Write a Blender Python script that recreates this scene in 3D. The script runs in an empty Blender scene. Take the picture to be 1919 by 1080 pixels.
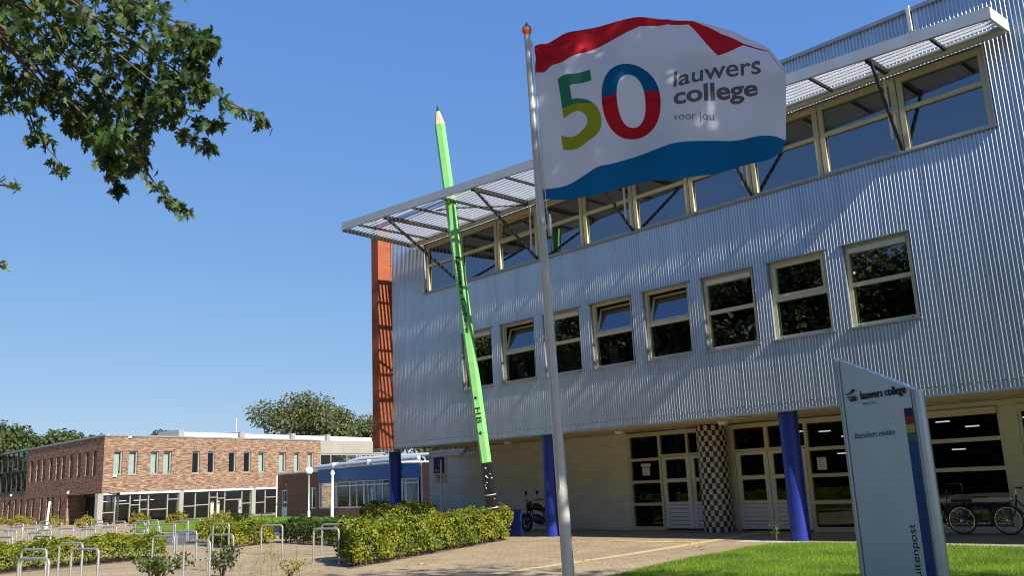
import bpy, bmesh, math, random
import numpy as np
from mathutils import Matrix, Vector
random.seed(7)
RNG = np.random.RandomState(11)
S = bpy.context.scene
COL = S.collection
R = math.radians

# ---------------------------------------------------------------- camera
cam = bpy.data.cameras.new('camera'); co = bpy.data.objects.new('camera', cam); COL.objects.link(co)
A_ = Vector((0.6831134, 0.7290542, -0.04284919)); B_ = Vector((0.18643975, -0.11736171, 0.97543142)); C_ = Vector((-0.70611352, 0.67431906, 0.21609604))
co.matrix_world = Matrix(((A_.x, B_.x, -C_.x, 0), (A_.y, B_.y, -C_.y, 0), (A_.z, B_.z, -C_.z, 1.66), (0, 0, 0, 1)))
cam.sensor_width = 36; cam.lens = 31.05; cam.clip_start = .05; cam.clip_end = 3000
S.camera = co
# ---------------------------------------------------------------- light
SUN_EL, SUN_AZ = 35.0, -4.0          # azimuth measured from +X towards +Y
w = bpy.data.worlds.new('World'); S.world = w; w.use_nodes = True
nt = w.node_tree; sky = nt.nodes.new('ShaderNodeTexSky'); sky.sky_type = 'NISHITA'; sky.sun_disc = False
sky.sun_elevation = R(SUN_EL); sky.sun_rotation = R(90 - SUN_AZ); sky.altitude = 0
sky.air_density = 1.0; sky.dust_density = 0.0; sky.ozone_density = 5.0
sp = nt.nodes.new('ShaderNodeSeparateColor'); cb = nt.nodes.new('ShaderNodeCombineColor'); nt.links.new(sky.outputs[0], sp.inputs[0])
for i_, (p_, a_) in enumerate(((.67, .78), (.49, 1.25), (.20, 3.0))):      # softer contrast between zenith and horizon, as the phone's picture has it
    pw = nt.nodes.new('ShaderNodeMath'); pw.operation = 'POWER'; pw.inputs[1].default_value = p_; ml = nt.nodes.new('ShaderNodeMath'); ml.operation = 'MULTIPLY'; ml.inputs[1].default_value = a_
    nt.links.new(sp.outputs[i_], pw.inputs[0]); nt.links.new(pw.outputs[0], ml.inputs[0]); nt.links.new(ml.outputs[0], cb.inputs[i_])
nt.links.new(cb.outputs[0], nt.nodes['Background'].inputs[0]); nt.nodes['Background'].inputs[1].default_value = 0.097
sl = bpy.data.lights.new('sun', 'SUN'); so = bpy.data.objects.new('sun', sl); COL.objects.link(so)
sl.energy = 4.8; sl.angle = R(.5); sl.color = (1, .93, .80)
sd = Vector((math.cos(R(SUN_EL))*math.cos(R(SUN_AZ)), math.cos(R(SUN_EL))*math.sin(R(SUN_AZ)), math.sin(R(SUN_EL))))
so.rotation_euler = sd.to_track_quat('Z', 'Y').to_euler(); so.location = sd*60
S.view_settings.view_transform = 'Standard'; S.view_settings.look = 'None'; S.view_settings.gamma = 1
S.view_settings.exposure = 0.9; S.view_settings.use_curve_mapping = False
S.cycles.filter_width = 1.05; S.cycles.max_bounces = 8; S.cycles.transparent_max_bounces = 16

# ---------------------------------------------------------------- materials
def nmat(name):
    m = bpy.data.materials.new(name); m.use_nodes = True
    return m, m.node_tree, m.node_tree.nodes['Principled BSDF']
def pmat(name, col, rough=.6, metal=0., var=.12, scale=6., bump=0., bscale=40., spec=.5, stretch=(1, 1, 1)):
    m, t, b = nmat(name)
    b.inputs['Roughness'].default_value = rough; b.inputs['Metallic'].default_value = metal
    b.inputs['Specular IOR Level'].default_value = spec
    g = t.nodes.new('ShaderNodeNewGeometry'); mp = t.nodes.new('ShaderNodeMapping'); mp.inputs['Scale'].default_value = stretch
    t.links.new(g.outputs['Position'], mp.inputs['Vector'])
    n = t.nodes.new('ShaderNodeTexNoise'); n.inputs['Scale'].default_value = scale; n.inputs['Detail'].default_value = 6
    t.links.new(mp.outputs[0], n.inputs['Vector'])
    r = t.nodes.new('ShaderNodeValToRGB')
    r.color_ramp.elements[0].position = .3; r.color_ramp.elements[1].position = .7
    r.color_ramp.elements[0].color = tuple(c*(1-var) for c in col)+(1,); r.color_ramp.elements[1].color = tuple(min(1, c*(1+var)) for c in col)+(1,)
    t.links.new(n.outputs[0], r.inputs[0]); t.links.new(r.outputs[0], b.inputs['Base Color'])
    if bump:
        n2 = t.nodes.new('ShaderNodeTexNoise'); n2.inputs['Scale'].default_value = bscale; n2.inputs['Detail'].default_value = 4
        t.links.new(mp.outputs[0], n2.inputs['Vector'])
        bp = t.nodes.new('ShaderNodeBump'); bp.inputs['Strength'].default_value = bump; bp.inputs['Distance'].default_value = .02
        t.links.new(n2.outputs[0], bp.inputs['Height']); t.links.new(bp.outputs[0], b.inputs['Normal'])
    return m
def brickmat(name, v, c1, c2, mortar, bw, bh, ms=.012, streak=None, rough=.85, bump=.5):
    """brick pattern laid along the horizontal direction v"""
    m, t, b = nmat(name); b.inputs['Roughness'].default_value = rough; b.inputs['Specular IOR Level'].default_value = .2
    g = t.nodes.new('ShaderNodeNewGeometry'); d = t.nodes.new('ShaderNodeVectorMath'); d.operation = 'DOT_PRODUCT'
    t.links.new(g.outputs['Position'], d.inputs[0]); d.inputs[1].default_value = v
    s = t.nodes.new('ShaderNodeSeparateXYZ'); t.links.new(g.outputs['Position'], s.inputs[0])
    c = t.nodes.new('ShaderNodeCombineXYZ'); t.links.new(d.outputs['Value'], c.inputs[0]); t.links.new(s.outputs[2], c.inputs[1])
    br = t.nodes.new('ShaderNodeTexBrick'); t.links.new(c.outputs[0], br.inputs['Vector'])
    br.inputs['Color1'].default_value = c1+(1,); br.inputs['Color2'].default_value = c2+(1,); br.inputs['Mortar'].default_value = mortar+(1,)
    br.inputs['Scale'].default_value = 1; br.inputs['Brick Width'].default_value = bw; br.inputs['Row Height'].default_value = bh; br.inputs['Mortar Size'].default_value = ms
    br.inputs['Bias'].default_value = 0.
    n = t.nodes.new('ShaderNodeTexNoise'); mp = t.nodes.new('ShaderNodeMapping')
    mp.inputs['Scale'].default_value = streak or (1.2, 3, 1); t.links.new(c.outputs[0], mp.inputs[0]); t.links.new(mp.outputs[0], n.inputs['Vector'])
    n.inputs['Scale'].default_value = 1; n.inputs['Detail'].default_value = 5; n.inputs['Roughness'].default_value = .65
    rp = t.nodes.new('ShaderNodeValToRGB'); rp.color_ramp.elements[0].position = .38; rp.color_ramp.elements[1].position = .62
    lo = .42 if streak else .93
    rp.color_ramp.elements[0].color = (lo, lo, lo, 1); rp.color_ramp.elements[1].color = ((1.3,)*3 if streak else (1.05,)*3)+(1,)
    t.links.new(n.outputs[0], rp.inputs[0])
    mx = t.nodes.new('ShaderNodeMix'); mx.data_type = 'RGBA'; mx.blend_type = 'MULTIPLY'; mx.inputs['Factor'].default_value = 1
    t.links.new(br.outputs[0], mx.inputs[6]); t.links.new(rp.outputs[0], mx.inputs[7]); t.links.new(mx.outputs[2], b.inputs['Base Color'])
    bp = t.nodes.new('ShaderNodeBump'); bp.inputs['Strength'].default_value = bump; bp.inputs['Distance'].default_value = .01; bp.invert = True
    t.links.new(br.outputs['Fac'], bp.inputs['Height']); t.links.new(bp.outputs[0], b.inputs['Normal'])
    return m
def glassmat(name, tint, ior, wav=.0):
    m, t, b = nmat(name); t.nodes.remove(b); o = t.nodes['Material Output']
    tr = t.nodes.new('ShaderNodeBsdfTransparent'); tr.inputs[0].default_value = tint+(1,)
    gl = t.nodes.new('ShaderNodeBsdfGlossy'); gl.inputs['Roughness'].default_value = .0; gl.inputs['Color'].default_value = (.95, .97, 1, 1)
    f0 = ((ior-1)/(ior+1))**2; lw = t.nodes.new('ShaderNodeLayerWeight'); p5 = t.nodes.new('ShaderNodeMath'); p5.operation = 'POWER'; p5.inputs[1].default_value = 5; t.links.new(lw.outputs['Facing'], p5.inputs[0])
    f = t.nodes.new('ShaderNodeMath'); f.operation = 'MULTIPLY_ADD'; f.inputs[1].default_value = 1-f0; f.inputs[2].default_value = f0; t.links.new(p5.outputs[0], f.inputs[0])
    mx = t.nodes.new('ShaderNodeMixShader'); t.links.new(f.outputs[0], mx.inputs[0]); t.links.new(tr.outputs[0], mx.inputs[1]); t.links.new(gl.outputs[0], mx.inputs[2])
    t.links.new(mx.outputs[0], o.inputs[0])
    if wav:
        g = t.nodes.new('ShaderNodeNewGeometry'); n = t.nodes.new('ShaderNodeTexNoise'); n.inputs['Scale'].default_value = .9; t.links.new(g.outputs['Position'], n.inputs['Vector'])
        bp = t.nodes.new('ShaderNodeBump'); bp.inputs['Strength'].default_value = wav; bp.inputs['Distance'].default_value = .02
        t.links.new(n.outputs[0], bp.inputs['Height']); t.links.new(bp.outputs[0], gl.inputs['Normal'])
    return m
def leafmat(name, cols, trans=.35, rough=.5):
    m, t, b = nmat(name); o = t.nodes['Material Output']
    g = t.nodes.new('ShaderNodeNewGeometry'); r = t.nodes.new('ShaderNodeValToRGB'); cr = r.color_ramp
    for i, c in enumerate(cols):
        e = cr.elements[i] if i < 2 else cr.elements.new(1.0)
        e.position = i/(len(cols)-1); e.color = c+(1,)
    t.links.new(g.outputs['Random Per Island'], r.inputs[0]); t.links.new(r.outputs[0], b.inputs['Base Color'])
    b.inputs['Roughness'].default_value = rough; b.inputs['Specular IOR Level'].default_value = .35
    tl = t.nodes.new('ShaderNodeBsdfTranslucent')
    hs = t.nodes.new('ShaderNodeHueSaturation'); hs.inputs['Value'].default_value = 1.5; hs.inputs['Hue'].default_value = .485
    t.links.new(r.outputs[0], hs.inputs['Color']); t.links.new(hs.outputs[0], tl.inputs[0])
    mx = t.nodes.new('ShaderNodeMixShader'); mx.inputs[0].default_value = trans
    t.links.new(b.outputs[0], mx.inputs[1]); t.links.new(tl.outputs[0], mx.inputs[2]); t.links.new(mx.outputs[0], o.inputs[0])
    return m
def clothmat(name, col, trans=.5):
    m, t, b = nmat(name); o = t.nodes['Material Output']
    b.inputs['Base Color'].default_value = col+(1,); b.inputs['Roughness'].default_value = .75; b.inputs['Specular IOR Level'].default_value = .2
    g = t.nodes.new('ShaderNodeNewGeometry'); n = t.nodes.new('ShaderNodeTexNoise'); n.inputs['Scale'].default_value = 5; n.inputs['Detail'].default_value = 5; t.links.new(g.outputs['Position'], n.inputs['Vector'])
    bp = t.nodes.new('ShaderNodeBump'); bp.inputs['Strength'].default_value = .35; bp.inputs['Distance'].default_value = .03
    t.links.new(n.outputs[0], bp.inputs['Height']); t.links.new(bp.outputs[0], b.inputs['Normal'])
    tl = t.nodes.new('ShaderNodeBsdfTranslucent'); tl.inputs[0].default_value = col+(1,)
    mx = t.nodes.new('ShaderNodeMixShader'); mx.inputs[0].default_value = trans
    t.links.new(b.outputs[0], mx.inputs[1]); t.links.new(tl.outputs[0], mx.inputs[2]); t.links.new(mx.outputs[0], o.inputs[0])
    return m
def emat(name, col, s):
    m, t, b = nmat(name); b.inputs['Emission Color'].default_value = col+(1,); b.inputs['Emission Strength'].default_value = s; b.inputs['Base Color'].default_value = col+(1,)
    return m
X1 = (1, 0, 0)
M = dict(
 zinc=pmat('galvanised_sheet', (.62, .65, .68), .33, .74, .07, 1.0, stretch=(3, 3, .3)),
 steel=pmat('galvanised_steel', (.55, .56, .57), .42, .75, .12, 9),
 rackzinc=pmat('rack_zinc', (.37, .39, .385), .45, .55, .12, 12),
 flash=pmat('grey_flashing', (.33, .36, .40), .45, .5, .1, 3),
 fascia=pmat('aluminium_fascia', (.42, .44, .45), .45, .45, .08, 2),
 slat=pmat('louvre_aluminium', (.60, .60, .58), .45, .25, .05, 3),
 dark=pmat('dark_steel', (.035, .036, .04), .45, .4, .2, 10),
 cream=pmat('cream_frame', (.56, .50, .32), .45, 0, .06, 3),
 creamw=pmat('cream_paint', (.62, .57, .43), .5, 0, .06, 2),
 doorw=pmat('pale_door_paint', (.62, .62, .52), .5, 0, .05, 2),
 soffit=pmat('soffit_board', (.52, .44, .29), .6, 0, .08, 1.5),
 blue=pmat('blue_column_paint', (.012, .03, .235), .38, 0, .1, 5),
 white=pmat('white_paint', (.78, .78, .76), .45, 0, .04, 4),
 offw=pmat('off_white_metal', (.70, .70, .67), .5, 0, .06, 3),
 rubber=pmat('black_rubber', (.018, .018, .018), .7, 0, .2, 20),
 black=pmat('black_paint', (.012, .012, .013), .38, 0, .3, 14),
 chrome=pmat('chrome', (.75, .75, .75), .15, 1, .03, 5),
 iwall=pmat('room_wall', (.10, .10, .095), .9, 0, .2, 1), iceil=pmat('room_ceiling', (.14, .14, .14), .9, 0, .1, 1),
 curtain=pmat('grey_curtain', (.34, .38, .40), .9, 0, .15, 3, stretch=(8, 8, .2)),
 pblind=pmat('pale_green_blind', (.46, .51, .50), .8, 0, .06, 3),
 blind=pmat('roller_blind', (.62, .60, .52), .8, 0, .04, 3),
 lamp=emat('lamp_tube', (1, .95, .85), .9),
 glass=glassmat('window_glass', (.30, .33, .33), 2.5, .04), glassu=glassmat('upper_window_glass', (.13, .16, .22), 2.8, .02),
 glassg=glassmat('entrance_glass', (.34, .36, .36), 1.6, .04), glassf=glassmat('far_window_glass', (.75, .8, .78), 1.6, .03),
 paperm=pmat('paper', (.75, .73, .66), .8, 0, .03, 9),
 wallb=brickmat('painted_brick', X1, (.76, .70, .54), (.72, .66, .50), (.58, .53, .40), .21, .0625, .008, None, .7, .6),
 finb=brickmat('orange_brick', (.0, 1, 0), (.39, .10, .04), (.30, .075, .032), (.24, .10, .06), .21, .0625, .009),
 finf=brickmat('orange_brick_end', X1, (.39, .10, .04), (.30, .075, .032), (.24, .10, .06), .21, .0625, .009),
 brickF=brickmat('streaked_brick', (-.2565, .9665, 0), (.38, .25, .17), (.21, .13, .095), (.20, .14, .10), .42, .085, .012, (2.0, 11, 1)),
 brickS=brickmat('streaked_brick_side', X1, (.42, .24, .15), (.22, .12, .085), (.2, .14, .11), .42, .085, .012, (2.0, 11, 1)),
 brickA=brickmat('red_brick', (.997, -.075, 0), (.36, .12, .065), (.30, .09, .05), (.3, .2, .15), .22, .065, .01),
 brickP=brickmat('orange_pier_brick', (0, 1, 0), (.50, .19, .09), (.42, .15, .07), (.3, .2, .15), .22, .065, .01),
 greyp=pmat('grey_panel', (.30, .29, .26), .6, .1, .06, 1), conc=pmat('concrete', (.42, .39, .34), .85, 0, .15, 4, .3),
 ablue=pmat('blue_slat_paint', (.035, .16, .40), .5, 0, .1, 2), pipe=pmat('insulated_pipe', (.72, .72, .74), .3, .5, .05, 3),
 green=pmat('pencil_green', (.20, .53, .17), .42, 0, .08, 3), wood=pmat('pencil_wood', (.72, .42, .24), .6, 0, .12, 5), lead=pmat('pencil_lead', (.03, .035, .045), .4),
 ink=pmat('black_ink', (.012, .012, .014), .6), tcopper=pmat('copper_finial', (.62, .20, .10), .4, .2, .2, 20),
 totem=pmat('totem_panel', (.60, .71, .73), .35, .3, .04, 2), totedge=pmat('totem_edge', (.42, .48, .53), .35, .6, .05, 4),
 navy=pmat('navy_print', (.012, .016, .04), .5), red=pmat('red_print', (.30, .012, .03), .5), yel=pmat('yellow_print', (.42, .46, .05), .5), grn=pmat('green_print', (.03, .17, .07), .5), blu=pmat('blue_print', (.008, .06, .19), .5),
 tgrey=pmat('grey_print', (.10, .11, .13), .6), signb=pmat('sign_blue', (.01, .03, .28), .4),
 fw=clothmat('flag_white', (.84, .84, .90)), fr=clothmat('flag_red', (.62, .02, .035)), fb=clothmat('flag_blue', (.006, .16, .36)),
 fg=clothmat('flag_green', (.05, .30, .16)), fy=clothmat('flag_olive', (.42, .46, .03)), ftx=clothmat('flag_grey', (.14, .14, .16), .1),
 bark=pmat('bark', (.13, .10, .075), .9, 0, .3, 9, .6, 25), twig=pmat('twig', (.09, .065, .045), .9, 0, .2, 20),
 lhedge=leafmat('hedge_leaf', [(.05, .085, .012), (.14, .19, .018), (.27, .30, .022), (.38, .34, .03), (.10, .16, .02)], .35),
 lhedge2=leafmat('shaded_or_dark_leaf', [(.03, .06, .012), (.06, .11, .015), (.12, .16, .02), (.05, .09, .015)], .3),  # darker hedge leaf: shade put into the colour of the shaded hedges
 lshrub=leafmat('shrub_leaf', [(.02, .04, .015), (.04, .065, .02), (.07, .10, .03)], .2),
 lyel=leafmat('yellow_shrub_leaf', [(.12, .15, .02), (.28, .25, .03), (.38, .28, .03), (.16, .17, .02)], .35),
 lyoung=leafmat('young_leaf', [(.16, .22, .03), (.28, .34, .04), (.36, .36, .05)], .5),
 lmaple=leafmat('maple_leaf', [(.016, .036, .010), (.026, .056, .013), (.04, .08, .016), (.08, .125, .026)], .3),
 ltree=leafmat('tree_leaf', [(.03, .055, .014), (.05, .08, .02), (.075, .105, .028), (.10, .125, .035)], .3),
 ltree2=leafmat('pale_tree_leaf', [(.06, .085, .03), (.09, .115, .04), (.13, .145, .055), (.16, .165, .07)], .3),
 lgrass=leafmat('grass_blade', [(.10, .20, .012), (.17, .30, .018), (.24, .38, .03), (.30, .40, .06)], .35),
)

def patchy(m, sc, lo, hi):
    t = m.node_tree; r = [n for n in t.nodes if n.type == 'VALTORGB'][0]; g = t.nodes.new('ShaderNodeNewGeometry'); n = t.nodes.new('ShaderNodeTexNoise'); n.inputs['Scale'].default_value = sc; n.inputs['Detail'].default_value = 6
    t.links.new(g.outputs['Position'], n.inputs['Vector']); q = t.nodes.new('ShaderNodeValToRGB'); q.color_ramp.elements[0].position = .35; q.color_ramp.elements[1].position = .65
    q.color_ramp.elements[0].color = lo+(1,); q.color_ramp.elements[1].color = hi+(1,); t.links.new(n.outputs[0], q.inputs[0])
    mx = t.nodes.new('ShaderNodeMix'); mx.data_type = 'RGBA'; mx.blend_type = 'MULTIPLY'; mx.inputs['Factor'].default_value = 1
    outs = [l.to_socket for l in r.outputs[0].links]; t.links.new(r.outputs[0], mx.inputs[6]); t.links.new(q.outputs[0], mx.inputs[7])
    for o_ in outs: t.links.new(mx.outputs[2], o_)
patchy(M['lgrass'], .8, (.55, .62, .6), (1.05, 1.0, 1.0)); patchy(M['lhedge'], 1.6, (.55, .68, .7), (1.1, 1.05, 1.)); patchy(M['lhedge2'], 1.6, (.6, .7, .7), (1.1, 1.05, 1.))  # lawn patches put dappled tree shade into the blade colour
# ---------------------------------------------------------------- mesh building
class MB:
    def __init__(s, T=None): s.v = []; s.f = []; s.m = []; s.T = T
    def add(s, vs, fs, mat=0):
        k = len(s.v)
        s.v += [s.T(*p) for p in vs] if s.T else [tuple(p) for p in vs]
        for f in fs: s.f.append(tuple(i+k for i in f)); s.m.append(mat)
        return s
    def quad(s, a, b, c, d, mat=0): return s.add([a, b, c, d], [(0, 1, 2, 3)], mat)
    def box(s, x0, x1, y0, y1, z0, z1, mat=0):
        return s.add([(x0, y0, z0), (x1, y0, z0), (x1, y1, z0), (x0, y1, z0), (x0, y0, z1), (x1, y0, z1), (x1, y1, z1), (x0, y1, z1)],
                     [(0, 3, 2, 1), (4, 5, 6, 7), (0, 1, 5, 4), (1, 2, 6, 5), (2, 3, 7, 6), (3, 0, 4, 7)], mat)
    def hull(s, bottom, top, mat=0):
        n = len(bottom)
        return s.add(list(bottom)+list(top), [tuple(range(n))[::-1], tuple(range(n, 2*n))]+[(i, (i+1) % n, n+(i+1) % n, n+i) for i in range(n)], mat)
    def tube(s, path, r, n=8, mat=0, cap=True):
        P = [Vector(p) for p in path]; rr = r if isinstance(r, (list, tuple)) else [r]*len(P)
        vs = []; up = None
        for i, p in enumerate(P):
            d = (P[min(i+1, len(P)-1)]-P[max(i-1, 0)]).normalized()
            if up is None: up = d.orthogonal().normalized()
            up = (up-d*up.dot(d)).normalized(); side = d.cross(up)
            for k in range(n):
                a = 2*math.pi*k/n; vs.append(tuple(p+(up*math.cos(a)+side*math.sin(a))*rr[i]))
        fs = [(i*n+k, i*n+(k+1) % n, (i+1)*n+(k+1) % n, (i+1)*n+k) for i in range(len(P)-1) for k in range(n)]
        if cap: fs += [tuple(range(n))[::-1], tuple(range((len(P)-1)*n, len(P)*n))]
        return s.add(vs, fs, mat)
    def bar(s, p, q, wx, wz=None, mat=0):
        """square bar from p to q"""
        p, q = Vector(p), Vector(q); d = (q-p).normalized(); ref = Vector((0, 0, 1)) if abs(d.z) < .95 else Vector((1, 0, 0))
        a = d.cross(ref).normalized()*wx/2; b = d.cross(a).normalized()*(wz or wx)/2
        return s.hull([p-a-b, p+a-b, p+a+b, p-a+b], [q-a-b, q+a-b, q+a+b, q-a+b], mat)
    def lathe(s, prof, c, n=20, mat=0):
        vs = [(c[0]+r*math.cos(2*math.pi*k/n), c[1]+r*math.sin(2*math.pi*k/n), c[2]+z) for r, z in prof for k in range(n)]
        fs = [(i*n+k, i*n+(k+1) % n, (i+1)*n+(k+1) % n, (i+1)*n+k) for i in range(len(prof)-1) for k in range(n)]
        fs += [tuple(range(n))[::-1], tuple(range((len(prof)-1)*n, len(prof)*n))]
        return s.add(vs, fs, mat)
    def ring(s, c, Rr, r, ax='y', n=28, k=8, mat=0):
        """torus about the given axis"""
        vs = []
        for i in range(n):
            a = 2*math.pi*i/n
            for j in range(k):
                b = 2*math.pi*j/k; q = Rr+r*math.cos(b); h = r*math.sin(b)
                vs.append((c[0]+q*math.cos(a), c[1]+h, c[2]+q*math.sin(a)) if ax == 'y' else (c[0]+q*math.cos(a), c[1]+q*math.sin(a), c[2]+h))
        fs = [(i*k+j, i*k+(j+1) % k, ((i+1) % n)*k+(j+1) % k, ((i+1) % n)*k+j) for i in range(n) for j in range(k)]
        return s.add(vs, fs, mat)
    def build(s, name, mats, parent=None, smooth=False, fix=True, world=True):
        me = bpy.data.meshes.new(name); me.from_pydata(s.v, [], s.f)
        for m in (mats if isinstance(mats, (list, tuple)) else [mats]): me.materials.append(m)
        if max(s.m, default=0): me.polygons.foreach_set('material_index', s.m)
        if fix:
            bm = bmesh.new(); bm.from_mesh(me); bmesh.ops.recalc_face_normals(bm, faces=bm.faces); bm.to_mesh(me); bm.free()
        if smooth:
            me.polygons.foreach_set('use_smooth', [True]*len(me.polygons)); me.set_sharp_from_angle(angle=R(40))
        return link(name, me, parent, world)
def wloc(o):
    v = Vector((0, 0, 0))
    while o: v += o.location; o = o.parent
    return v
def link(name, me, parent=None, world=True):
    o = bpy.data.objects.new(name, me); COL.objects.link(o)
    if parent:
        o.parent = parent
        if world: o.location = -wloc(parent)
    return o
def tag(o, label, cat, group=None):
    o['label'] = label; o['category'] = cat
    if group: o['group'] = group
    return o
def thing(name, label, cat, loc=(0, 0, 0), group=None):
    o = bpy.data.objects.new(name, None); COL.objects.link(o); o.location = loc; o.empty_display_size = .2
    return tag(o, label, cat, group)
def kind(o, k): o['kind'] = k; return o
def dup(o, loc, rz, label, group=None, sc=1.0):
    def cp(a, par):
        c = a.copy(); COL.objects.link(c)
        if par: c.parent = par
        for ch in a.children: cp(ch, c)
        return c
    c = cp(o, None); c.location = loc; c.rotation_euler = (0, 0, rz); c['label'] = label
    if sc != 1.0: c.scale = (sc, sc, sc)
    if group: c['group'] = group
    return c
def frame(P, v):
    """local (along wall, into wall, up) -> world"""
    l = math.hypot(v[0], v[1]); a, b = v[0]/l, v[1]/l
    return lambda u, d, z: (P[0]+u*a-d*b, P[1]+u*b+d*a, z)
def wall(mb, u0, u1, z0, z1, holes, depth, d0=0., mat=0, rmat=None):
    """front face with rectangular holes and reveals"""
    us = sorted({u0, u1, *[h[0] for h in holes], *[h[1] for h in holes]}); zs = sorted({z0, z1, *[h[2] for h in holes], *[h[3] for h in holes]})
    us = [u for u in us if u0 <= u <= u1]; zs = [z for z in zs if z0 <= z <= z1]
    for a, b in zip(us, us[1:]):
        for c, d in zip(zs, zs[1:]):
            mu, mz = (a+b)/2, (c+d)/2
            if any(h[0] < mu < h[1] and h[2] < mz < h[3] for h in holes): continue
            mb.quad((a, d0, c), (b, d0, c), (b, d0, d), (a, d0, d), mat)
    rm = mat if rmat is None else rmat
    for a, b, c, d in holes:
        e = d0+depth
        mb.quad((a, d0, c), (a, d0, d), (a, e, d), (a, e, c), rm); mb.quad((b, d0, c), (b, e, c), (b, e, d), (b, d0, d), rm)
        mb.quad((a, d0, d), (b, d0, d), (b, e, d), (a, e, d), rm); mb.quad((a, d0, c), (a, e, c), (b, e, c), (b, d0, c), rm)
    return mb
def rectframe(mb, u0, u1, z0, z1, wd, d0, d1, mat=0):
    """four bars, butted"""
    mb.box(u0, u0+wd, d0, d1, z0, z1, mat); mb.box(u1-wd, u1, d0, d1, z0, z1, mat)
    mb.box(u0+wd, u1-wd, d0, d1, z0, z0+wd, mat); mb.box(u0+wd, u1-wd, d0, d1, z1-wd, z1, mat)
    return mb
def pane(u0, u1, z0, z1, d, mat, parent, T=None, name='pane', z_top_d=None):
    e = d if z_top_d is None else z_top_d
    m = MB(T); m.quad((u0, d, z0), (u1, d, z0), (u1, e, z1), (u0, e, z1)); return m.build(name, mat, parent, fix=False)
def text(body, fn, mat, name, parent=None, off=0., ext=0., cuts=(0, 0), split=None, shear=0.):
    """lettering: outline filled, its box scaled to 0..1 and laid out by fn(u, v, w)"""
    cu = bpy.data.curves.new('letters', 'FONT'); cu.body = body; cu.offset = off; cu.extrude = ext; cu.shear = shear; cu.resolution_u = 10
    ob = bpy.data.objects.new('letters', cu); COL.objects.link(ob); bpy.context.view_layer.update()
    me = bpy.data.meshes.new_from_object(ob.evaluated_get(bpy.context.evaluated_depsgraph_get())); bpy.data.objects.remove(ob)
    bm = bmesh.new(); bm.from_mesh(me); bmesh.ops.remove_doubles(bm, verts=bm.verts, dist=1e-5)
    xs = [v.co.x for v in bm.verts]; ys = [v.co.y for v in bm.verts]; x0, x1, y0, y1 = min(xs), max(xs), min(ys), max(ys)
    for v in bm.verts: v.co.x = (v.co.x-x0)/(x1-x0); v.co.y = (v.co.y-y0)/(y1-y0)
    def cut(p, n): bmesh.ops.bisect_plane(bm, geom=bm.verts[:]+bm.edges[:]+bm.faces[:], plane_co=p, plane_no=n)
    for i in range(1, cuts[0]): cut((i/cuts[0], 0, 0), (1, 0, 0))
    for i in range(1, cuts[1]): cut((0, i/cuts[1], 0), (0, 1, 0))
    if split is not None:
        cut((0, split[0], 0), (split[1], 1, 0))
        for f in bm.faces:
            c = f.calc_center_median(); f.material_index = 0 if (c.y-split[0])+split[1]*c.x > 0 else 1
    for v in bm.verts: v.co = fn(v.co.x, v.co.y, v.co.z)
    me.materials.clear(); bm.to_mesh(me); bm.free()
    for m in (mat if isinstance(mat, (list, tuple)) else [mat]): me.materials.append(m)
    me.name = name
    return link(name, me, parent)
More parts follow.
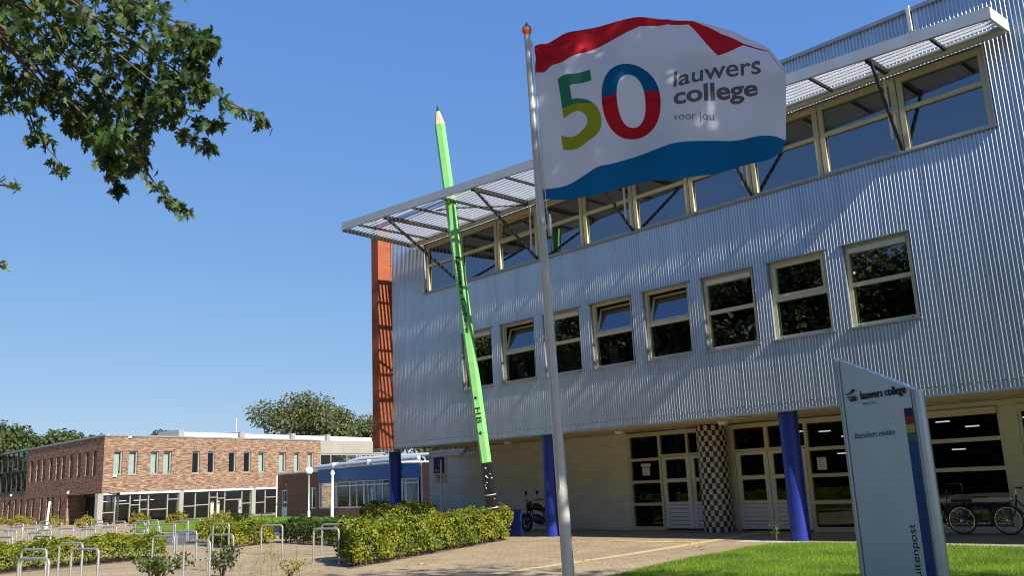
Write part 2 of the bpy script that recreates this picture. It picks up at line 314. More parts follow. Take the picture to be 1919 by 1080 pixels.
# ---------------------------------------------------------------- foliage
def npmesh(name, V, F, mat, parent=None, world=True):
    me = bpy.data.meshes.new(name); me.from_pydata(V.tolist(), [], F.tolist()); me.materials.append(mat)
    return link(name, me, parent, world)
def leaf_cards(P, N, size, asp=.6, fold=.18, dirs=None):
    n = len(P); N = N/np.linalg.norm(N, axis=1, keepdims=True)
    t = RNG.normal(size=(n, 3)) if dirs is None else dirs+RNG.normal(size=(n, 3))*.5
    t -= N*(t*N).sum(1, keepdims=True); t /= np.linalg.norm(t, axis=1, keepdims=True)+1e-9
    b = np.cross(N, t); s = size[:, None]
    V = np.stack([P-t*s*.5, P+b*s*asp*.5+N*s*fold-t*s*.05, P+t*s*.5, P-b*s*asp*.5+N*s*fold-t*s*.05], 1).reshape(-1, 3)
    F = np.arange(4*n).reshape(n, 4)
    return V, F
def hedge(name, label, quad, h, n, mat, ls=.075, zb=.12, group=None, cat='hedge', stems=True, faces=None, wob=.09):
    """clipped hedge over a plan quadrilateral; leaves sit in a shell round its top and sides"""
    q = np.array(quad, float); c = q.mean(0)
    L = [np.linalg.norm(q[(i+1) % 4]-q[i]) for i in range(4)]
    area = 0.5*abs(np.cross(q[2]-q[0], q[3]-q[1]))
    wts = np.array([area*1.1]+[l*(h-zb) for l in L])
    if faces is not None: wts = wts*np.array(faces)
    wts /= wts.sum(); ch = RNG.choice(5, n, p=wts); s, t = RNG.rand(n), RNG.rand(n)
    P = np.zeros((n, 3)); N = np.zeros((n, 3))
    k = ch == 0
    a = q[0]*(1-s[:, None])+q[1]*s[:, None]; b2 = q[3]*(1-s[:, None])+q[2]*s[:, None]; pt = a*(1-t[:, None])+b2*t[:, None]
    P[k, :2] = pt[k]; P[k, 2] = h; N[k] = (0, 0, 1)
    for i in range(4):
        k = ch == i+1; e = q[(i+1) % 4]-q[i]; P[k, :2] = q[i]+e*s[k][:, None]; P[k, 2] = zb+(h-zb)*t[k]
        nn = np.array([e[1], -e[0]]); nn /= np.linalg.norm(nn)
        if nn @ (q[i]-c) < 0: nn = -nn
        N[k, :2] = nn
    dep = RNG.exponential(.07, n)-.05
    lump = np.sin(P[:, 0]*2.3+P[:, 1]*1.1)*np.sin(P[:, 1]*2.9-P[:, 0]*.7+P[:, 2]*4)*wob+np.sin(P[:, 0]*7+P[:, 1]*9+P[:, 2]*8)*wob*.5
    P = P-N*(dep-lump)[:, None]
    out = RNG.rand(n) < .04; P[out] += N[out]*RNG.rand(out.sum())[:, None]*.16
    Nn = N+RNG.normal(size=(n, 3))*.75+np.array([0, 0, .35])
    V, F = leaf_cards(P, Nn, ls*(.6+.8*RNG.rand(n)))
    root = thing(name, label, cat, (c[0], c[1], 0), group)
    o = npmesh('foliage', V, F, mat, root); kind(o, 'stuff')
    if h > 3:  # solid core added to the unseen hedge to block sky in reflections
        mb = MB(); i_ = [tuple(c+(p-c)*(.985, .55)) for p in q]; mb.hull([(x, y, 0) for x, y in i_], [(x, y, h-.4) for x, y in i_]); mb.build('sky_blocker', M['twig'], root)
    if stems:
        mb = MB()
        for i in range(4):
            l = L[i]
            for j in range(int(l/.28)):
                f = (j+random.random())/(l/.28); p = q[i]*(1-f)+q[(i+1) % 4]*f; p = p+(c-p)*(.12/max(.2, np.linalg.norm(c-p)))*2
                mb.tube([(p[0], p[1], -.02), (p[0]+random.uniform(-.06, .06), p[1]+random.uniform(-.06, .06), h*.7)], [.016, .008], 5)
        kind(mb.build('stems', M['twig'], root, fix=False), 'stuff')
    return root
def crown_cards(center, rad, n, size, clumps=26, squash=.8, gap=.9):
    c = np.array(center); rad = np.array(rad, float)
    d = RNG.normal(size=(clumps, 3)); d /= np.linalg.norm(d, axis=1, keepdims=True); d[:, 2] = np.where(d[:, 2] < -.55, -d[:, 2], d[:, 2])
    cc = c+d*rad*(.35+.5*RNG.rand(clumps, 1)); cr = rad.mean()*(.2+.22*RNG.rand(clumps))
    w_ = cr**2; k = RNG.choice(clumps, n, p=w_/w_.sum())
    e = RNG.normal(size=(n, 3)); e /= np.linalg.norm(e, axis=1, keepdims=True); rr = RNG.rand(n, 1)**.4
    P = cc[k]+e*cr[k][:, None]*rr*np.array([1.15, 1.15, squash])
    P += RNG.normal(size=(n, 3))*rad.mean()*.02
    N = e+RNG.normal(size=(n, 3))*.8+np.array([0, 0, .4])
    return leaf_cards(P, N, size*(.6+.8*RNG.rand(n)), .65), cc
def tree(name, label, x, y, h, rad, n, mat, size, trunk=.25, low=.35, clumps=26, group=None, loc_crown=None):
    root = thing(name, label, 'tree', (x, y, 0), group)
    cz = h-rad[2]
    (V, F), cc = crown_cards(loc_crown or (x, y, cz), rad, n, size, clumps)
    kind(npmesh('crown', V, F, mat, root), 'stuff')
    mb = MB(); mb.tube([(x, y, -.1), (x+.08, y, h*.3), (x-.05, y+.1, cz), (x, y, h*.85)], [trunk, trunk*.75, trunk*.5, trunk*.12], 9)
    for p in cc[::2]:
        z0 = max(h*.25, min(cz, p[2]-1.2)); mb.tube([(x, y, z0), ((x+p[0])/2, (y+p[1])/2, (z0+p[2])/2+.25), tuple(p)], [trunk*.35, trunk*.2, trunk*.06], 6)
    mb.build('trunk', M['bark'], root, True, fix=False)
    return root
# ================================================================ ground
def groundmat():
    m, t, b = nmat('paving'); b.inputs['Roughness'].default_value = .9; b.inputs['Specular IOR Level'].default_value = .2
    g = t.nodes.new('ShaderNodeNewGeometry')
    br = t.nodes.new('ShaderNodeTexBrick'); t.links.new(g.outputs['Position'], br.inputs['Vector']); br.inputs['Scale'].default_value = 1
    br.inputs['Brick Width'].default_value = .21; br.inputs['Row Height'].default_value = .105; br.inputs['Mortar Size'].default_value = .006
    br.inputs['Color1'].default_value = (.42, .33, .215, 1); br.inputs['Color2'].default_value = (.345, .27, .175, 1); br.inputs['Mortar'].default_value = (.15, .125, .095, 1)
    n = t.nodes.new('ShaderNodeTexNoise'); n.inputs['Scale'].default_value = .55; n.inputs['Detail'].default_value = 9; n.inputs['Roughness'].default_value = .7; t.links.new(g.outputs['Position'], n.inputs['Vector'])
    r = t.nodes.new('ShaderNodeValToRGB'); r.color_ramp.elements[0].position = .33; r.color_ramp.elements[1].position = .66
    r.color_ramp.elements[0].color = (.68, .68, .70, 1); r.color_ramp.elements[1].color = (1.12, 1.1, 1.06, 1); t.links.new(n.outputs[0], r.inputs[0])
    mx = t.nodes.new('ShaderNodeMix'); mx.data_type = 'RGBA'; mx.blend_type = 'MULTIPLY'; mx.inputs['Factor'].default_value = 1
    t.links.new(br.outputs[0], mx.inputs[6]); t.links.new(r.outputs[0], mx.inputs[7]); t.links.new(mx.outputs[2], b.inputs['Base Color'])
    bp = t.nodes.new('ShaderNodeBump'); bp.invert = True; bp.inputs['Strength'].default_value = .6; bp.inputs['Distance'].default_value = .01
    t.links.new(br.outputs['Fac'], bp.inputs['Height']); t.links.new(bp.outputs[0], b.inputs['Normal'])
    return m
m = MB(); m.quad((-900, -900, 0), (900, -900, 0), (900, 900, 0), (-900, 900, 0)); kind(m.build('paved_ground', groundmat(), fix=False), 'structure')
def sheet(name, pts, z, mat):
    mb = MB(); mb.add([(x, y, z) for x, y in pts], [tuple(range(len(pts)))]); return kind(mb.build(name, mat, fix=False), 'structure')
M['turf'] = pmat('turf', (.09, .17, .02), .95, 0, .35, 5, .5, 60)
M['asph'] = pmat('asphalt', (.10, .105, .115), .9, 0, .15, 3, .4, 90)
M['yline'] = pmat('yellow_paver', (.55, .42, .22), .85, 0, .12, 7, .3, 40)
M['kerb'] = pmat('kerb_stone', (.46, .43, .38), .9, 0, .12, 5, .4, 40)
M['dirt'] = pmat('soil', (.12, .09, .06), .95, 0, .3, 6, .6, 40)
LAWN = [(-10.2, 11.4), (-10.75, 13.5), (-11.05, 15.1), (-11.2, 16.8), (-11.4, 17.8), (-11.3, 18.6), (-10.9, 19.1), (-10.3, 19.25), (-9.6, 19.25), (-6.2, 19.1), (6, 19.1), (6, 6), (-9.2, 6)]
sheet('lawn', LAWN, .03, M['turf'])
sheet('asphalt_path', [(-46, 16.8), (-42, 20.6), (-31, 14.6), (-33.5, 13.2)], .004, M['asph'])
sheet('far_lawn', [(-64, 24), (-66, 33), (-54, 33), (-43, 27), (-43, 21), (-47, 17.8)], .02, M['turf'])
sheet('far_field', [(-130, -60), (-92, 16), (-92, 21.5), (-150, 21.5), (-300, 60), (-300, -60)], .006, M['turf'])
mb = MB()
L1 = [(-13.0, 9.5), (-13.08, 13.2), (-13.22, 15.9), (-13.5, 18.2), (-13.75, 20.2), (-14.2, 23.2)]
for p, q in zip(L1, L1[1:]): mb.quad((p[0]-.13, p[1], .004), (p[0]+.13, p[1], .004), (q[0]+.13, q[1], .004), (q[0]-.13, q[1], .004))
kind(mb.build('yellow_guide_strip', M['yline'], fix=False), 'structure')
mb = MB(); mb.quad((-16.4, 18.95, .008), (-13.72, 19.05, .008), (-13.72, 19.3, .008), (-16.4, 19.2, .008)); kind(mb.build('yellow_guide_strip', M['yline'], fix=False), 'structure')
sheet('paving_edge', [(-12.9, 19.55), (6, 19.5), (6, 20.05), (-12.9, 20.05)], .004, M['kerb'])
for q in ([(-17.0, 11.0), (-20.4, 18.9), (-22.4, 19.8), (-19.6, 12.2)], [(-25.2, 5.4), (-26.0, 10.8), (-28, 10.8), (-29.0, 4.5)]): sheet('hedge_bed', q, .004, M['dirt'])
# grass blades
def inpoly(P, poly):
    x, y = P[:, 0], P[:, 1]; c = np.zeros(len(P), bool); n = len(poly)
    for i in range(n):
        (x1, y1), (x2, y2) = poly[i], poly[(i+1) % n]
        k = (y1 > y) != (y2 > y); c ^= k & (x < (x2-x1)*(y-y1)/(y2-y1+1e-12)+x1)
    return c
def grass(name, P, h, wd, z):
    n = len(P); a = RNG.rand(n)*2*np.pi; hh = h*(.5+RNG.rand(n)); d = np.stack([np.cos(a), np.sin(a), 0*a], 1)
    b = np.zeros((n, 3)); b[:, :2] = P; b[:, 2] = z
    lean = RNG.normal(size=(n, 3))*.45; lean[:, 2] = 0
    V = np.stack([b-d*wd, b+d*wd, b+lean*hh[:, None]+np.array([0, 0, 1])*hh[:, None]], 1).reshape(-1, 3)
    return kind(npmesh(name, V, np.arange(3*n).reshape(n, 3), M['lgrass']), 'stuff')
P = np.stack([RNG.uniform(-11.6, -3.5, 260000), RNG.uniform(9.5, 19.3, 260000)], 1); P = P[inpoly(P, LAWN)]
edge = P[:, 0] > -99
tag(grass('grass', P, .055, .0045, .03), 'short bright green lawn grass in front of the entrance', 'grass')
P = np.stack([RNG.uniform(-66, -42, 60000), RNG.uniform(17.5, 33, 60000)], 1); P = P[inpoly(P, [(-64, 24), (-66, 33), (-54, 33), (-43, 27), (-43, 21), (-47, 17.8)])]
tag(grass('grass', P, .12, .012, .02), 'strip of green lawn before the far brick building', 'grass')

# ================================================================ main building
ZB, ZS, ZL, ZTS, ZTH, ZR = 3.155, 4.901, 6.891, 8.751, 10.66, 12.05
XL, XR, YF, YW = -27.76, 4.0, 20.0, 23.3
WX = [(-23.63+2.0327*i, -23.63+2.0327*i+1.594) for i in range(8)]
TX0, TX1 = -25.68, -5.65; BAY = (TX1-TX0)/10
bld = thing('school_building', 'corrugated silver school building on blue columns with sun louvres over its top windows', 'school', (-12, 20, 0))
PITCH = .0865
def cladding(x0, x1):
    n = int(round((x1-x0)/PITCH*8)); xs = np.linspace(x0, x1, n+1); ph = 2*np.pi*xs/PITCH
    kk = np.floor(xs/PITCH); lap = np.where(kk % 12 == 0, 1.12, 1.0)*(1+.015*np.sin(kk*12.9898)*np.sin(kk*4.1)); ys = YF-.023*lap*np.sin(ph)
    mb = MB()
    zl = [ZB, ZS, ZL, ZTS, ZTH, ZR]
    for bi in range(5):
        k0 = len(mb.v)
        for x, y in zip(xs, ys): mb.v.append((x, y, zl[bi])); mb.v.append((x, y, zl[bi+1]))
        for i in range(n):
            xm = (xs[i]+xs[i+1])/2
            if bi == 1 and any(a < xm < b for a, b in WX): continue
            if bi == 3 and TX0 < xm < TX1: continue
            k = k0+2*i; mb.f.append((k, k+2, k+3, k+1)); mb.m.append(0)
    return mb.build('cladding_sheet', M['zinc'], bld, True, fix=False)
cladding(XL, -13.9); cladding(-13.9+.002, -5.0); cladding(-4.998, XR)
mb = MB()
mb.box(XL-.03, XR, YF-.035, YF+.05, ZB-.05, ZB); mb.box(XL-.4, XR, YF-.07, YF+.3, ZR, ZR+.09)
mb.box(XL-.03, XL, YF-.03, YF+.06, ZB+.002, ZR-.002)
mb.build('edge_flashing', M['flash'], bld)
mb = MB(); mb.box(-7.1, -7.02, YF-.1, YF-.03, ZR-.5, ZR+.14); mb.build('roof_post', M['offw'], bld)
# screw heads
mb = MB()
for k in range(int((XR-XL)/PITCH)):
    if k % 2 == 0:
        x = XL+k*PITCH+.022
        for z in (ZB+.16,): mb.box(x-.011, x+.011, YF-.036, YF-.008, z-.011, z+.011)
kind(mb.build('screw', M['dark'], bld, fix=False), 'stuff')
# building body: roof, end wall, floors
mb = MB(); mb.box(XL-.35, XR, YF+.08, YF+14, ZR-.15, ZR-.02); mb.build('roof', M['flash'], bld)
mb = MB(); mb.box(XL+.03, XL+.2, YF+.06, YF+14, ZB-.0, ZR-.16); mb.box(XR-.2, XR-.03, YF+.06, YF+14, 0, ZR-.16); mb.box(XL+.2, XR-.2, YF+13.8, YF+14, 0, ZR-.16); mb.build('end_wall', M['creamw'], bld)
mb = MB()
for z0, z1 in ((7.35, 7.75), (11.3, 11.7)): mb.box(XL+.2, XR-.2, YF+.35, YF+13.8, z0, z1)
mb.box(XL+.2, XR-.2, YF+.08, YF+13.8, ZB+.05, 3.6)
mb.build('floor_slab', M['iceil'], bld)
mb = MB()
for z0, z1 in ((3.61, 7.34), (7.76, 11.29)): mb.box(XL+.2, XR-.2, YF+7.5, YF+7.7, z0, z1)
for x in (-19.7, -15.6, -11.5, -7.5): mb.box(x-.08, x+.08, YF+.4, YF+7.5, 3.61, 7.34); 
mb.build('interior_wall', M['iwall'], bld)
mb = MB()
for x in (-13.4, -12.2, -22.5):
    for y in (24.6,): mb.box(x, x+.9, y, y+.1, 7.22, 7.27)
for x, y, z in ((-14.6, 26, 2.86), (-13.4, 25.4, 2.78), (-13.1, 26.2, 2.62), (-10.0, 25.6, 2.8), (-9.6, 26.6, 2.66), (-10.2, 27, 2.05), (-13.6, 26.8, 2.12), (-8.0, 25.5, 2.75)): mb.box(x, x+.36, y, y+.06, z, z+.035)
mb.build('ceiling_lamp', M['lamp'], bld)
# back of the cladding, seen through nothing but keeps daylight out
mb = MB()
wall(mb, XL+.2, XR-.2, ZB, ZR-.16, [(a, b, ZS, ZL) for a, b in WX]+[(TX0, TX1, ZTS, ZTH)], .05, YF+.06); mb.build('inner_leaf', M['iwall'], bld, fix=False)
# --- middle row of windows
def sill_and_lining(x0, x1, z0, z1, par):
    mb = MB()
    mb.box(x0-.05, x1+.05, YF-.06, YF+.12, z0-.035, z0); mb.box(x0-.05, x1+.05, YF-.045, YF+.12, z1, z1+.03)
    mb.box(x0-.002, x0+.012, YF-.02, YF+.12, z0+.001, z1-.001); mb.box(x1-.012, x1+.002, YF-.02, YF+.12, z0+.001, z1-.001)
    mb.build('lining', M['flash'], par)
for i, (x0, x1) in enumerate(WX):
    fr = MB(); a, b, c, d = x0+.02, x1-.02, ZS+.002, ZL-.002; zt = 5.92
    rectframe(fr, a, b, c, d, .085, YF+.07, YF+.19); fr.box(a+.085, b-.085, YF+.07, YF+.19, zt-.05, zt+.05)
    for xx in (a+.16, b-.16): fr.box(xx-.025, xx+.025, YF+.064, YF+.07, c+.02, c+.04, 1)
    win = fr.build('window', [M['cream'], M['black']], bld)
    sill_and_lining(x0, x1, ZS, ZL, win)
    pane(a+.085, b-.085, c+.085, zt-.05, YF+.14, M['glass'], win)
    s0, s1 = zt+.05, d-.085
    if i in (1, 3, 4):       # bottom-hung sash tilted inwards
        T = lambda x, y, z: (x, y+(z-s0)*.30, z)
        sm = MB(T); rectframe(sm, a+.09, b-.09, s0, s1-.03, .07, YF+.10, YF+.16); sm.build('tilted_sash', M['cream'], win)
        pane(a+.16, b-.16, s0+.07, s1-.1, YF+.125, M['glassu'], win, T)
    elif i == 6:
        sm = MB(); rectframe(sm, a+.085, b-.085, s0, s1, .07, YF+.055, YF+.15); sm.build('sash', M['cream'], win)
        pane(a+.155, b-.155, s0+.07, s1-.07, YF+.12, M['glass'], win)
    else:
        sm = MB(); sm.box(a+.085, b-.085, YF+.03, YF+.14, s1-.12, s1-.002); sm.build('vent_strip', M['creamw'], win)
        pane(a+.085, b-.085, s0, s1-.12, YF+.14, M['glass'], win)
    if i in (0, 1, 3):
        sm = MB(); sm.box(a+.2, a+.55, YF+.5, YF+.53, c+.1, 5.6); sm.build('curtain', M['curtain'], win)
# --- top row: one long strip of ten lights
for i in range(10):
    x0, x1 = TX0+i*BAY, TX0+(i+1)*BAY; fr = MB(); zt = 9.81
    a, b, c, d = x0+(.0 if i else .02), x1-(.0 if i < 9 else .02), ZTS+.002, ZTH-.002
    fr.box(a, a+.14, YF+.07, YF+.2, c, d); fr.box(b-.14, b, YF+.07, YF+.2, c, d); fr.box(a+.14, b-.14, YF+.07, YF+.2, c, c+.09); fr.box(a+.14, b-.14, YF+.07, YF+.2, d-.16, d)
    fr.box(a+.14, b-.14, YF+.07, YF+.2, zt-.05, zt+.05)
    for xx in (a+.2, b-.2): fr.box(xx-.03, xx+.03, YF+.064, YF+.07, c+.02, c+.045, 1)
    fr.box(a+.005, a+.02, YF+.064, YF+.07, c+.05, d-.05, 1)
    win = fr.build('window', [M['cream'], M['black']], bld)
    pane(a+.14, b-.14, c+.09, zt-.05, YF+.14, M['glassu'], win)
    if i in (2,):
        T = lambda x, y, z: (x, y+(z-(zt+.05))*.12, z)
        sm = MB(T); rectframe(sm, a+.15, b-.15, zt+.05, d-.18, .06, YF+.1, YF+.16); sm.build('tilted_sash', M['cream'], win)
        pane(a+.21, b-.21, zt+.11, d-.24, YF+.125, M['glassu'], win, T)
    else:
        pane(a+.14, b-.14, zt+.05, d-.16, YF+.14, M['glassu'], win)
mb = MB(); mb.box(TX0-.06, TX1+.06, YF-.06, YF+.1, ZTS-.04, ZTS); mb.box(TX0-.02, TX0+.012, YF-.02, YF+.1, ZTS+.002, ZTH); mb.box(TX1-.012, TX1+.02, YF-.02, YF+.1, ZTS+.002, ZTH); mb.build('strip_window_sill', M['flash'], bld)
# --- sun louvre canopy, deeper towards its left end
CX0, CX1, CY0, CY1, CZ = -25.8, -5.1, 16.43, 18.92, 10.66
fy = lambda x: CY0+(x-CX0)*(CY1-CY0)/(CX1-CX0)
mb = MB()
mb.hull([(CX0, fy(CX0), CZ), (CX1, fy(CX1), CZ), (CX1, fy(CX1)+.07, CZ), (CX0, fy(CX0)+.07, CZ)], [(CX0, fy(CX0), CZ+.27), (CX1, fy(CX1), CZ+.27), (CX1, fy(CX1)+.07, CZ+.27), (CX0, fy(CX0)+.07, CZ+.27)])
can = mb.build('sun_canopy', M['fascia'], bld)
mb = MB(); mb.hull([(CX1-.05, fy(CX1)+.07, CZ), (CX1, fy(CX1)+.07, CZ), (CX1+.05, YF-.1, CZ), (CX1-.0, YF-.1, CZ)], [(CX1-.05, fy(CX1)+.07, CZ+.27), (CX1, fy(CX1)+.07, CZ+.27), (CX1+.05, YF-.1, CZ+.27), (CX1, YF-.1, CZ+.27)]); mb.build('end_plate', M['offw'], can)
mb = MB(); mb.tube([(CX0-.35, YF-.22, CZ+.05), (CX1, YF-.22, CZ+.05)], .11, 12); mb.build('ledger_tube', M['fascia'], can, True)
y = YF-.42; kslat = 0
while y > CY0+.12:
    xe = CX1-.06 if y > CY1+.1 else CX0+(y-.08-CY0)/(CY1-CY0)*(CX1-CX0)
    xs = CX0-.38*(y-CY0)/(YF-CY0)
    if xe-xs > .3:
        mb = MB(); ca, sa = math.cos(R(50)), math.sin(R(50)); hw, ht = .062, .006
        sec = [(y+u*ca-v*sa, CZ+.14+u*sa+v*ca) for u, v in ((-hw, -ht), (hw, -ht), (hw, ht), (-hw, ht))]
        mb.hull([(xs, a, b) for a, b in sec], [(xe, a, b) for a, b in sec]); mb.build('slat', M['slat'], can)
    y -= .165
STX = [TX0+BAY*(1+2*k) for k in range(5)]
mb = MB()
mb.bar((CX0-.02, fy(CX0)+.07, CZ+.05), (CX0-.4, YF-.2, CZ+.05), .05, .16); mb.build('end_beam', M['dark'], can)
px = CX0+.75; k = 0
for x in np.arange(STX[0]-BAY*2/3, CX1, BAY*2/3):
    heavy = any(abs(x-s) < .05 for s in STX)
    y0 = fy(x)+.08
    if YF-.3-y0 < .2: continue
    mb = MB(); mb.box(x-(.05 if heavy else .03), x+(.05 if heavy else .03), y0, YF-.32, CZ-(.05 if heavy else 0), CZ+.07); mb.build('cross_beam', M['dark'], can)
for x in STX:
    mb = MB(); mb.bar((x-.02, YF+.02, ZTS+.06), (x+.05, fy(x)+.14, CZ-.02), .055, .075); mb.build('strut', M['dark'], can)
    mb = MB(); mb.tube([(x-.16, YF-.1, CZ-.05), (x-.16, YF-.1, CZ-1.55)], .03, 8); mb.build('bracket', M['offw'], can, True)
# --- brick fin at the left end
mb = MB(); mb.box(XL-.5, XL-.05, YF-.63, YF+.3, ZB+.0, ZR+.02)
fin = mb.build('brick_fin', [M['finb'], M['finf']], bld)
for p in fin.data.polygons:
    if abs(p.normal.y) > .5: p.material_index = 1
mb = MB(); mb.box(XL-.505, XL-.045, YF-.635, YF+.3, ZB-.13, ZB-.002); mb.build('fin_base', M['conc'], bld)
# --- soffit with ribs and lamps
mb = MB()
for k, x in enumerate(np.arange(XL+.06, XR-.5, 2.0)): mb.box(x, min(x+1.985, XR), YF+.06, YW+.35, ZB-.022, ZB-.002)
mb.build('soffit', M['soffit'], bld)
mb = MB()
for x in (-16.9, -13.2, -9.3, -25.0, -21): mb.box(x-.16, x+.16, YF+.06, YW, ZB-.05, ZB-.024)
mb.build('soffit_rib', M['cream'], bld)
for x, y in ((-18.3, 21.9), (-14.45, 21.9), (-23.5, 21.9)):
    mb = MB(); mb.lathe([(.15, -.025), (.15, -.06), (.12, -.11), (.05, -.13)], (x, y, ZB), 16); mb.build('soffit_lamp', M['offw'], bld, True)
    mb = MB(); mb.lathe([(.1, -.025), (.1, -.05), (.02, -.055)], (x+.45, y+.05, ZB), 14); mb.build('soffit_lamp', M['cream'], bld, True)
# --- blue columns
for x in (-28.2, -19.9, -11.5):
    mb = MB(); mb.lathe([(.235, -.05), (.235, .0), (.235, 1.6), (.235, ZB-.03)], (x, YF+.33, 0), 36); mb.build('column', M['blue'], bld, True)
# --- ground floor: painted brick wall
mb = MB(); wall(mb, -29.9, -19.15, 0, ZB-.03, [], .1, YW+.003, 0); mb.quad((-29.9, YW, 0), (-29.9, YW+9, 0), (-29.9, YW+9, 2.95), (-29.9, YW, 2.95)); mb.T = None
bw = mb.build('brick_wall', M['wallb'], bld, fix=False)
mb = MB(); mb.box(-29.95, -26.6, YW-.12, YW-.002, 2.86, 2.98); mb.build('gutter', M['flash'], bld)
mb = MB(); mb.tube([(-27.4, YW-.06, ZB), (-27.4, YW-.12, 3.0), (-27.75, YW-.1, 2.86)], .05, 8); mb.build('downpipe', M['flash'], bld, True)
# frames and doors
def light(fm, par, a, b, c, d, mat='glassg', y=YW+.07): pane(a, b, c, d, y, M[mat], par)
def gf_frame(x0, x1, bars_x, bars_z, z0=.02, z1=3.02, name='window_frame', mat='cream'):
    mb = MB(); rectframe(mb, x0, x1, z0, z1, .1, YW, YW+.13)
    return mb
mb = MB()      # left set: tall four-light window, then double door with fanlights
xa, xb, xc, xd = -19.22, -17.92, -16.78, -15.4
mb.box(xa, xa+.14, YW, YW+.13, .0, 3.1); mb.box(xb, xb+.09, YW, YW+.13, .0, 3.1); mb.box(xa+.14, xb, YW, YW+.13, .0, .11); mb.box(xa+.14, xb, YW, YW+.13, 2.97, 3.1)
for z in (.81, 1.52, 2.23): mb.box(xa+.14, xb, YW, YW+.13, z-.045, z+.045)
mb.box(xb+.09, xd, YW, YW+.13, 2.97, 3.1); mb.box(xb+.09, xd, YW, YW+.13, 2.29, 2.36); mb.box(xc-.04, xc+.04, YW, YW+.13, 2.36, 2.97)
fr = mb.build('window_frame', M['cream'], bld)
for c, d in ((.11, .765), (.855, 1.475), (1.565, 2.185), (2.275, 2.97)): light(None, fr, xa+.14, xb, c, d)
light(None, fr, xb+.09, xc-.04, 2.36, 2.97); light(None, fr, xc+.04, xd, 2.36, 2.97)
def door(x0, x1, handle=None, lights=((.87, 1.47), (1.59, 2.18))):
    mb = MB(); st = .15
    mb.box(x0, x0+st, YW+.02, YW+.09, .05, 2.28); mb.box(x1-st, x1, YW+.02, YW+.09, .05, 2.28)
    zz = [.78]+[lights[0][1]]+[lights[1][1]]
    mb.box(x0+st, x1-st, YW+.02, YW+.09, .78, lights[0][0]); mb.box(x0+st, x1-st, YW+.02, YW+.09, lights[0][1], lights[1][0]); mb.box(x0+st, x1-st, YW+.02, YW+.09, lights[1][1], 2.28)
    d = mb.build('door', M['doorw'], bld)
    for k in range(6):
        b2 = MB(); z = .06+k*.12; b2.box(x0+st, x1-st, YW+.035, YW+.08, z, z+.108); b2.build('board', M['doorw'], d)
    for c, e in lights: pane(x0+st, x1-st, c, e, YW+.06, M['glassg'], d)
    if handle is not None:
        h = MB(); h.box(handle-.025, handle+.025, YW+.0, YW+.02, 1.0, 1.25); h.bar((handle, YW-.04, 1.16), (handle+.12, YW-.04, 1.16), .022); h.bar((handle, YW+.0, 1.16), (handle, YW-.05, 1.16), .022); h.build('handle', M['steel'], d)
    return d
door(-17.82, -16.74); door(-16.72, -15.6)
mb = MB(); mb.bar((-16.68, YW-.05, .85), (-16.68, YW-.05, 1.55), .03); mb.build('pull_handle', M['cream'], bld)
mb = MB()      # right set: double door with fanlights and tall side window
xe, xf, xg, xh = -15.2, -13.97, -12.76, -11.55
mb.box(xe, xe+.13, YW, YW+.13, 0, 3.1); mb.box(xe+.13, xg, YW, YW+.13, 2.97, 3.1); mb.box(xe+.13, xg, YW, YW+.13, 2.29, 2.36); mb.box(xf-.06, xf+.06, YW, YW+.13, 2.36, 2.97)
mb.box(xg, xg+.1, YW, YW+.13, 0, 3.1); mb.box(xh, xh+.12, YW, YW+.13, 0, 3.1); mb.box(xg+.1, xh, YW, YW+.13, 0, .12); mb.box(xg+.1, xh, YW, YW+.13, 2.95, 3.1)
for z in (.79, 1.51, 2.24): mb.box(xg+.1, xh, YW, YW+.13, z-.05, z+.05)
fr = mb.build('window_frame', M['cream'], bld)
for c, d in ((.12, .74), (.84, 1.46), (1.56, 2.19), (2.29, 2.95)): light(None, fr, xg+.1, xh, c, d)
light(None, fr, xe+.13, xf-.06, 2.36, 2.97); light(None, fr, xf+.06, xg, 2.36, 2.97)
door(-15.06, -13.98); door(-13.96, -12.78, handle=-13.88)
# plain wall and the big windows to the right
mb = MB()
holes = [(-9.38, -7.58, .08, 3.0), (-7.2, -5.4, .08, 3.0), (-5.0, -3.2, .08, 3.0)]
wall(mb, -11.43, XR, 0, ZB-.03, holes, .12, YW); mb.build('entrance_wall', M['creamw'], bld, fix=False)
mb = MB(); mb.quad((-15.62, YW+.02, 0), (-15.2, YW+.02, 0), (-15.2, YW+.02, 3.12), (-15.62, YW+.02, 3.12)); mb.build('entrance_wall', M['creamw'], bld, fix=False)
for a, b, c, d in holes:
    mb = MB(); rectframe(mb, a+.002, b-.002, c, d-.002, .07, YW+.03, YW+.12)
    for z in (.78, 1.52, 2.23): mb.box(a+.072, b-.072, YW+.01, YW+.12, z-.05, z+.05)
    fr = mb.build('window', M['creamw'], bld)
    mb = MB(); mb.box(a+.02, b-.06, YW-.07, YW+.03, 2.82, 2.985); mb.build('blind_box', M['creamw'], fr)
    for e, f in ((c+.07, .73), (.83, 1.47), (1.57, 2.18), (2.28, 2.93)): pane(a+.072, b-.072, e, f, YW+.08, M['glassg'], fr)
    for k in range(14):
        mb = MB(); x = a+.1+k*.12; mb.box(x, x+.085, YW+.22, YW+.27, .15, .72); mb.build('radiator_fin', M['curtain'], fr)
# notices on the glass
def notice(x0, x1, z0, z1, rows, y=YW+.055):
    mb = MB(); mb.box(x0, x1, y, y+.004, z0, z1)
    for r in range(rows):
        z = z1-(r+.7)*(z1-z0)/(rows+.4); mb.box(x0+.03, x1-.03-(.05 if r % 2 else 0), y-.002, y, z-.008, z+.006, 1)
    mb.build('notice', [M['paperm'], M['tgrey']], bld)
notice(-18.7, -18.3, 2.0, 2.1, 1); notice(-18.65, -18.35, 1.72, 1.97, 4); notice(-12.47, -12.2, 1.66, 2.0, 6)
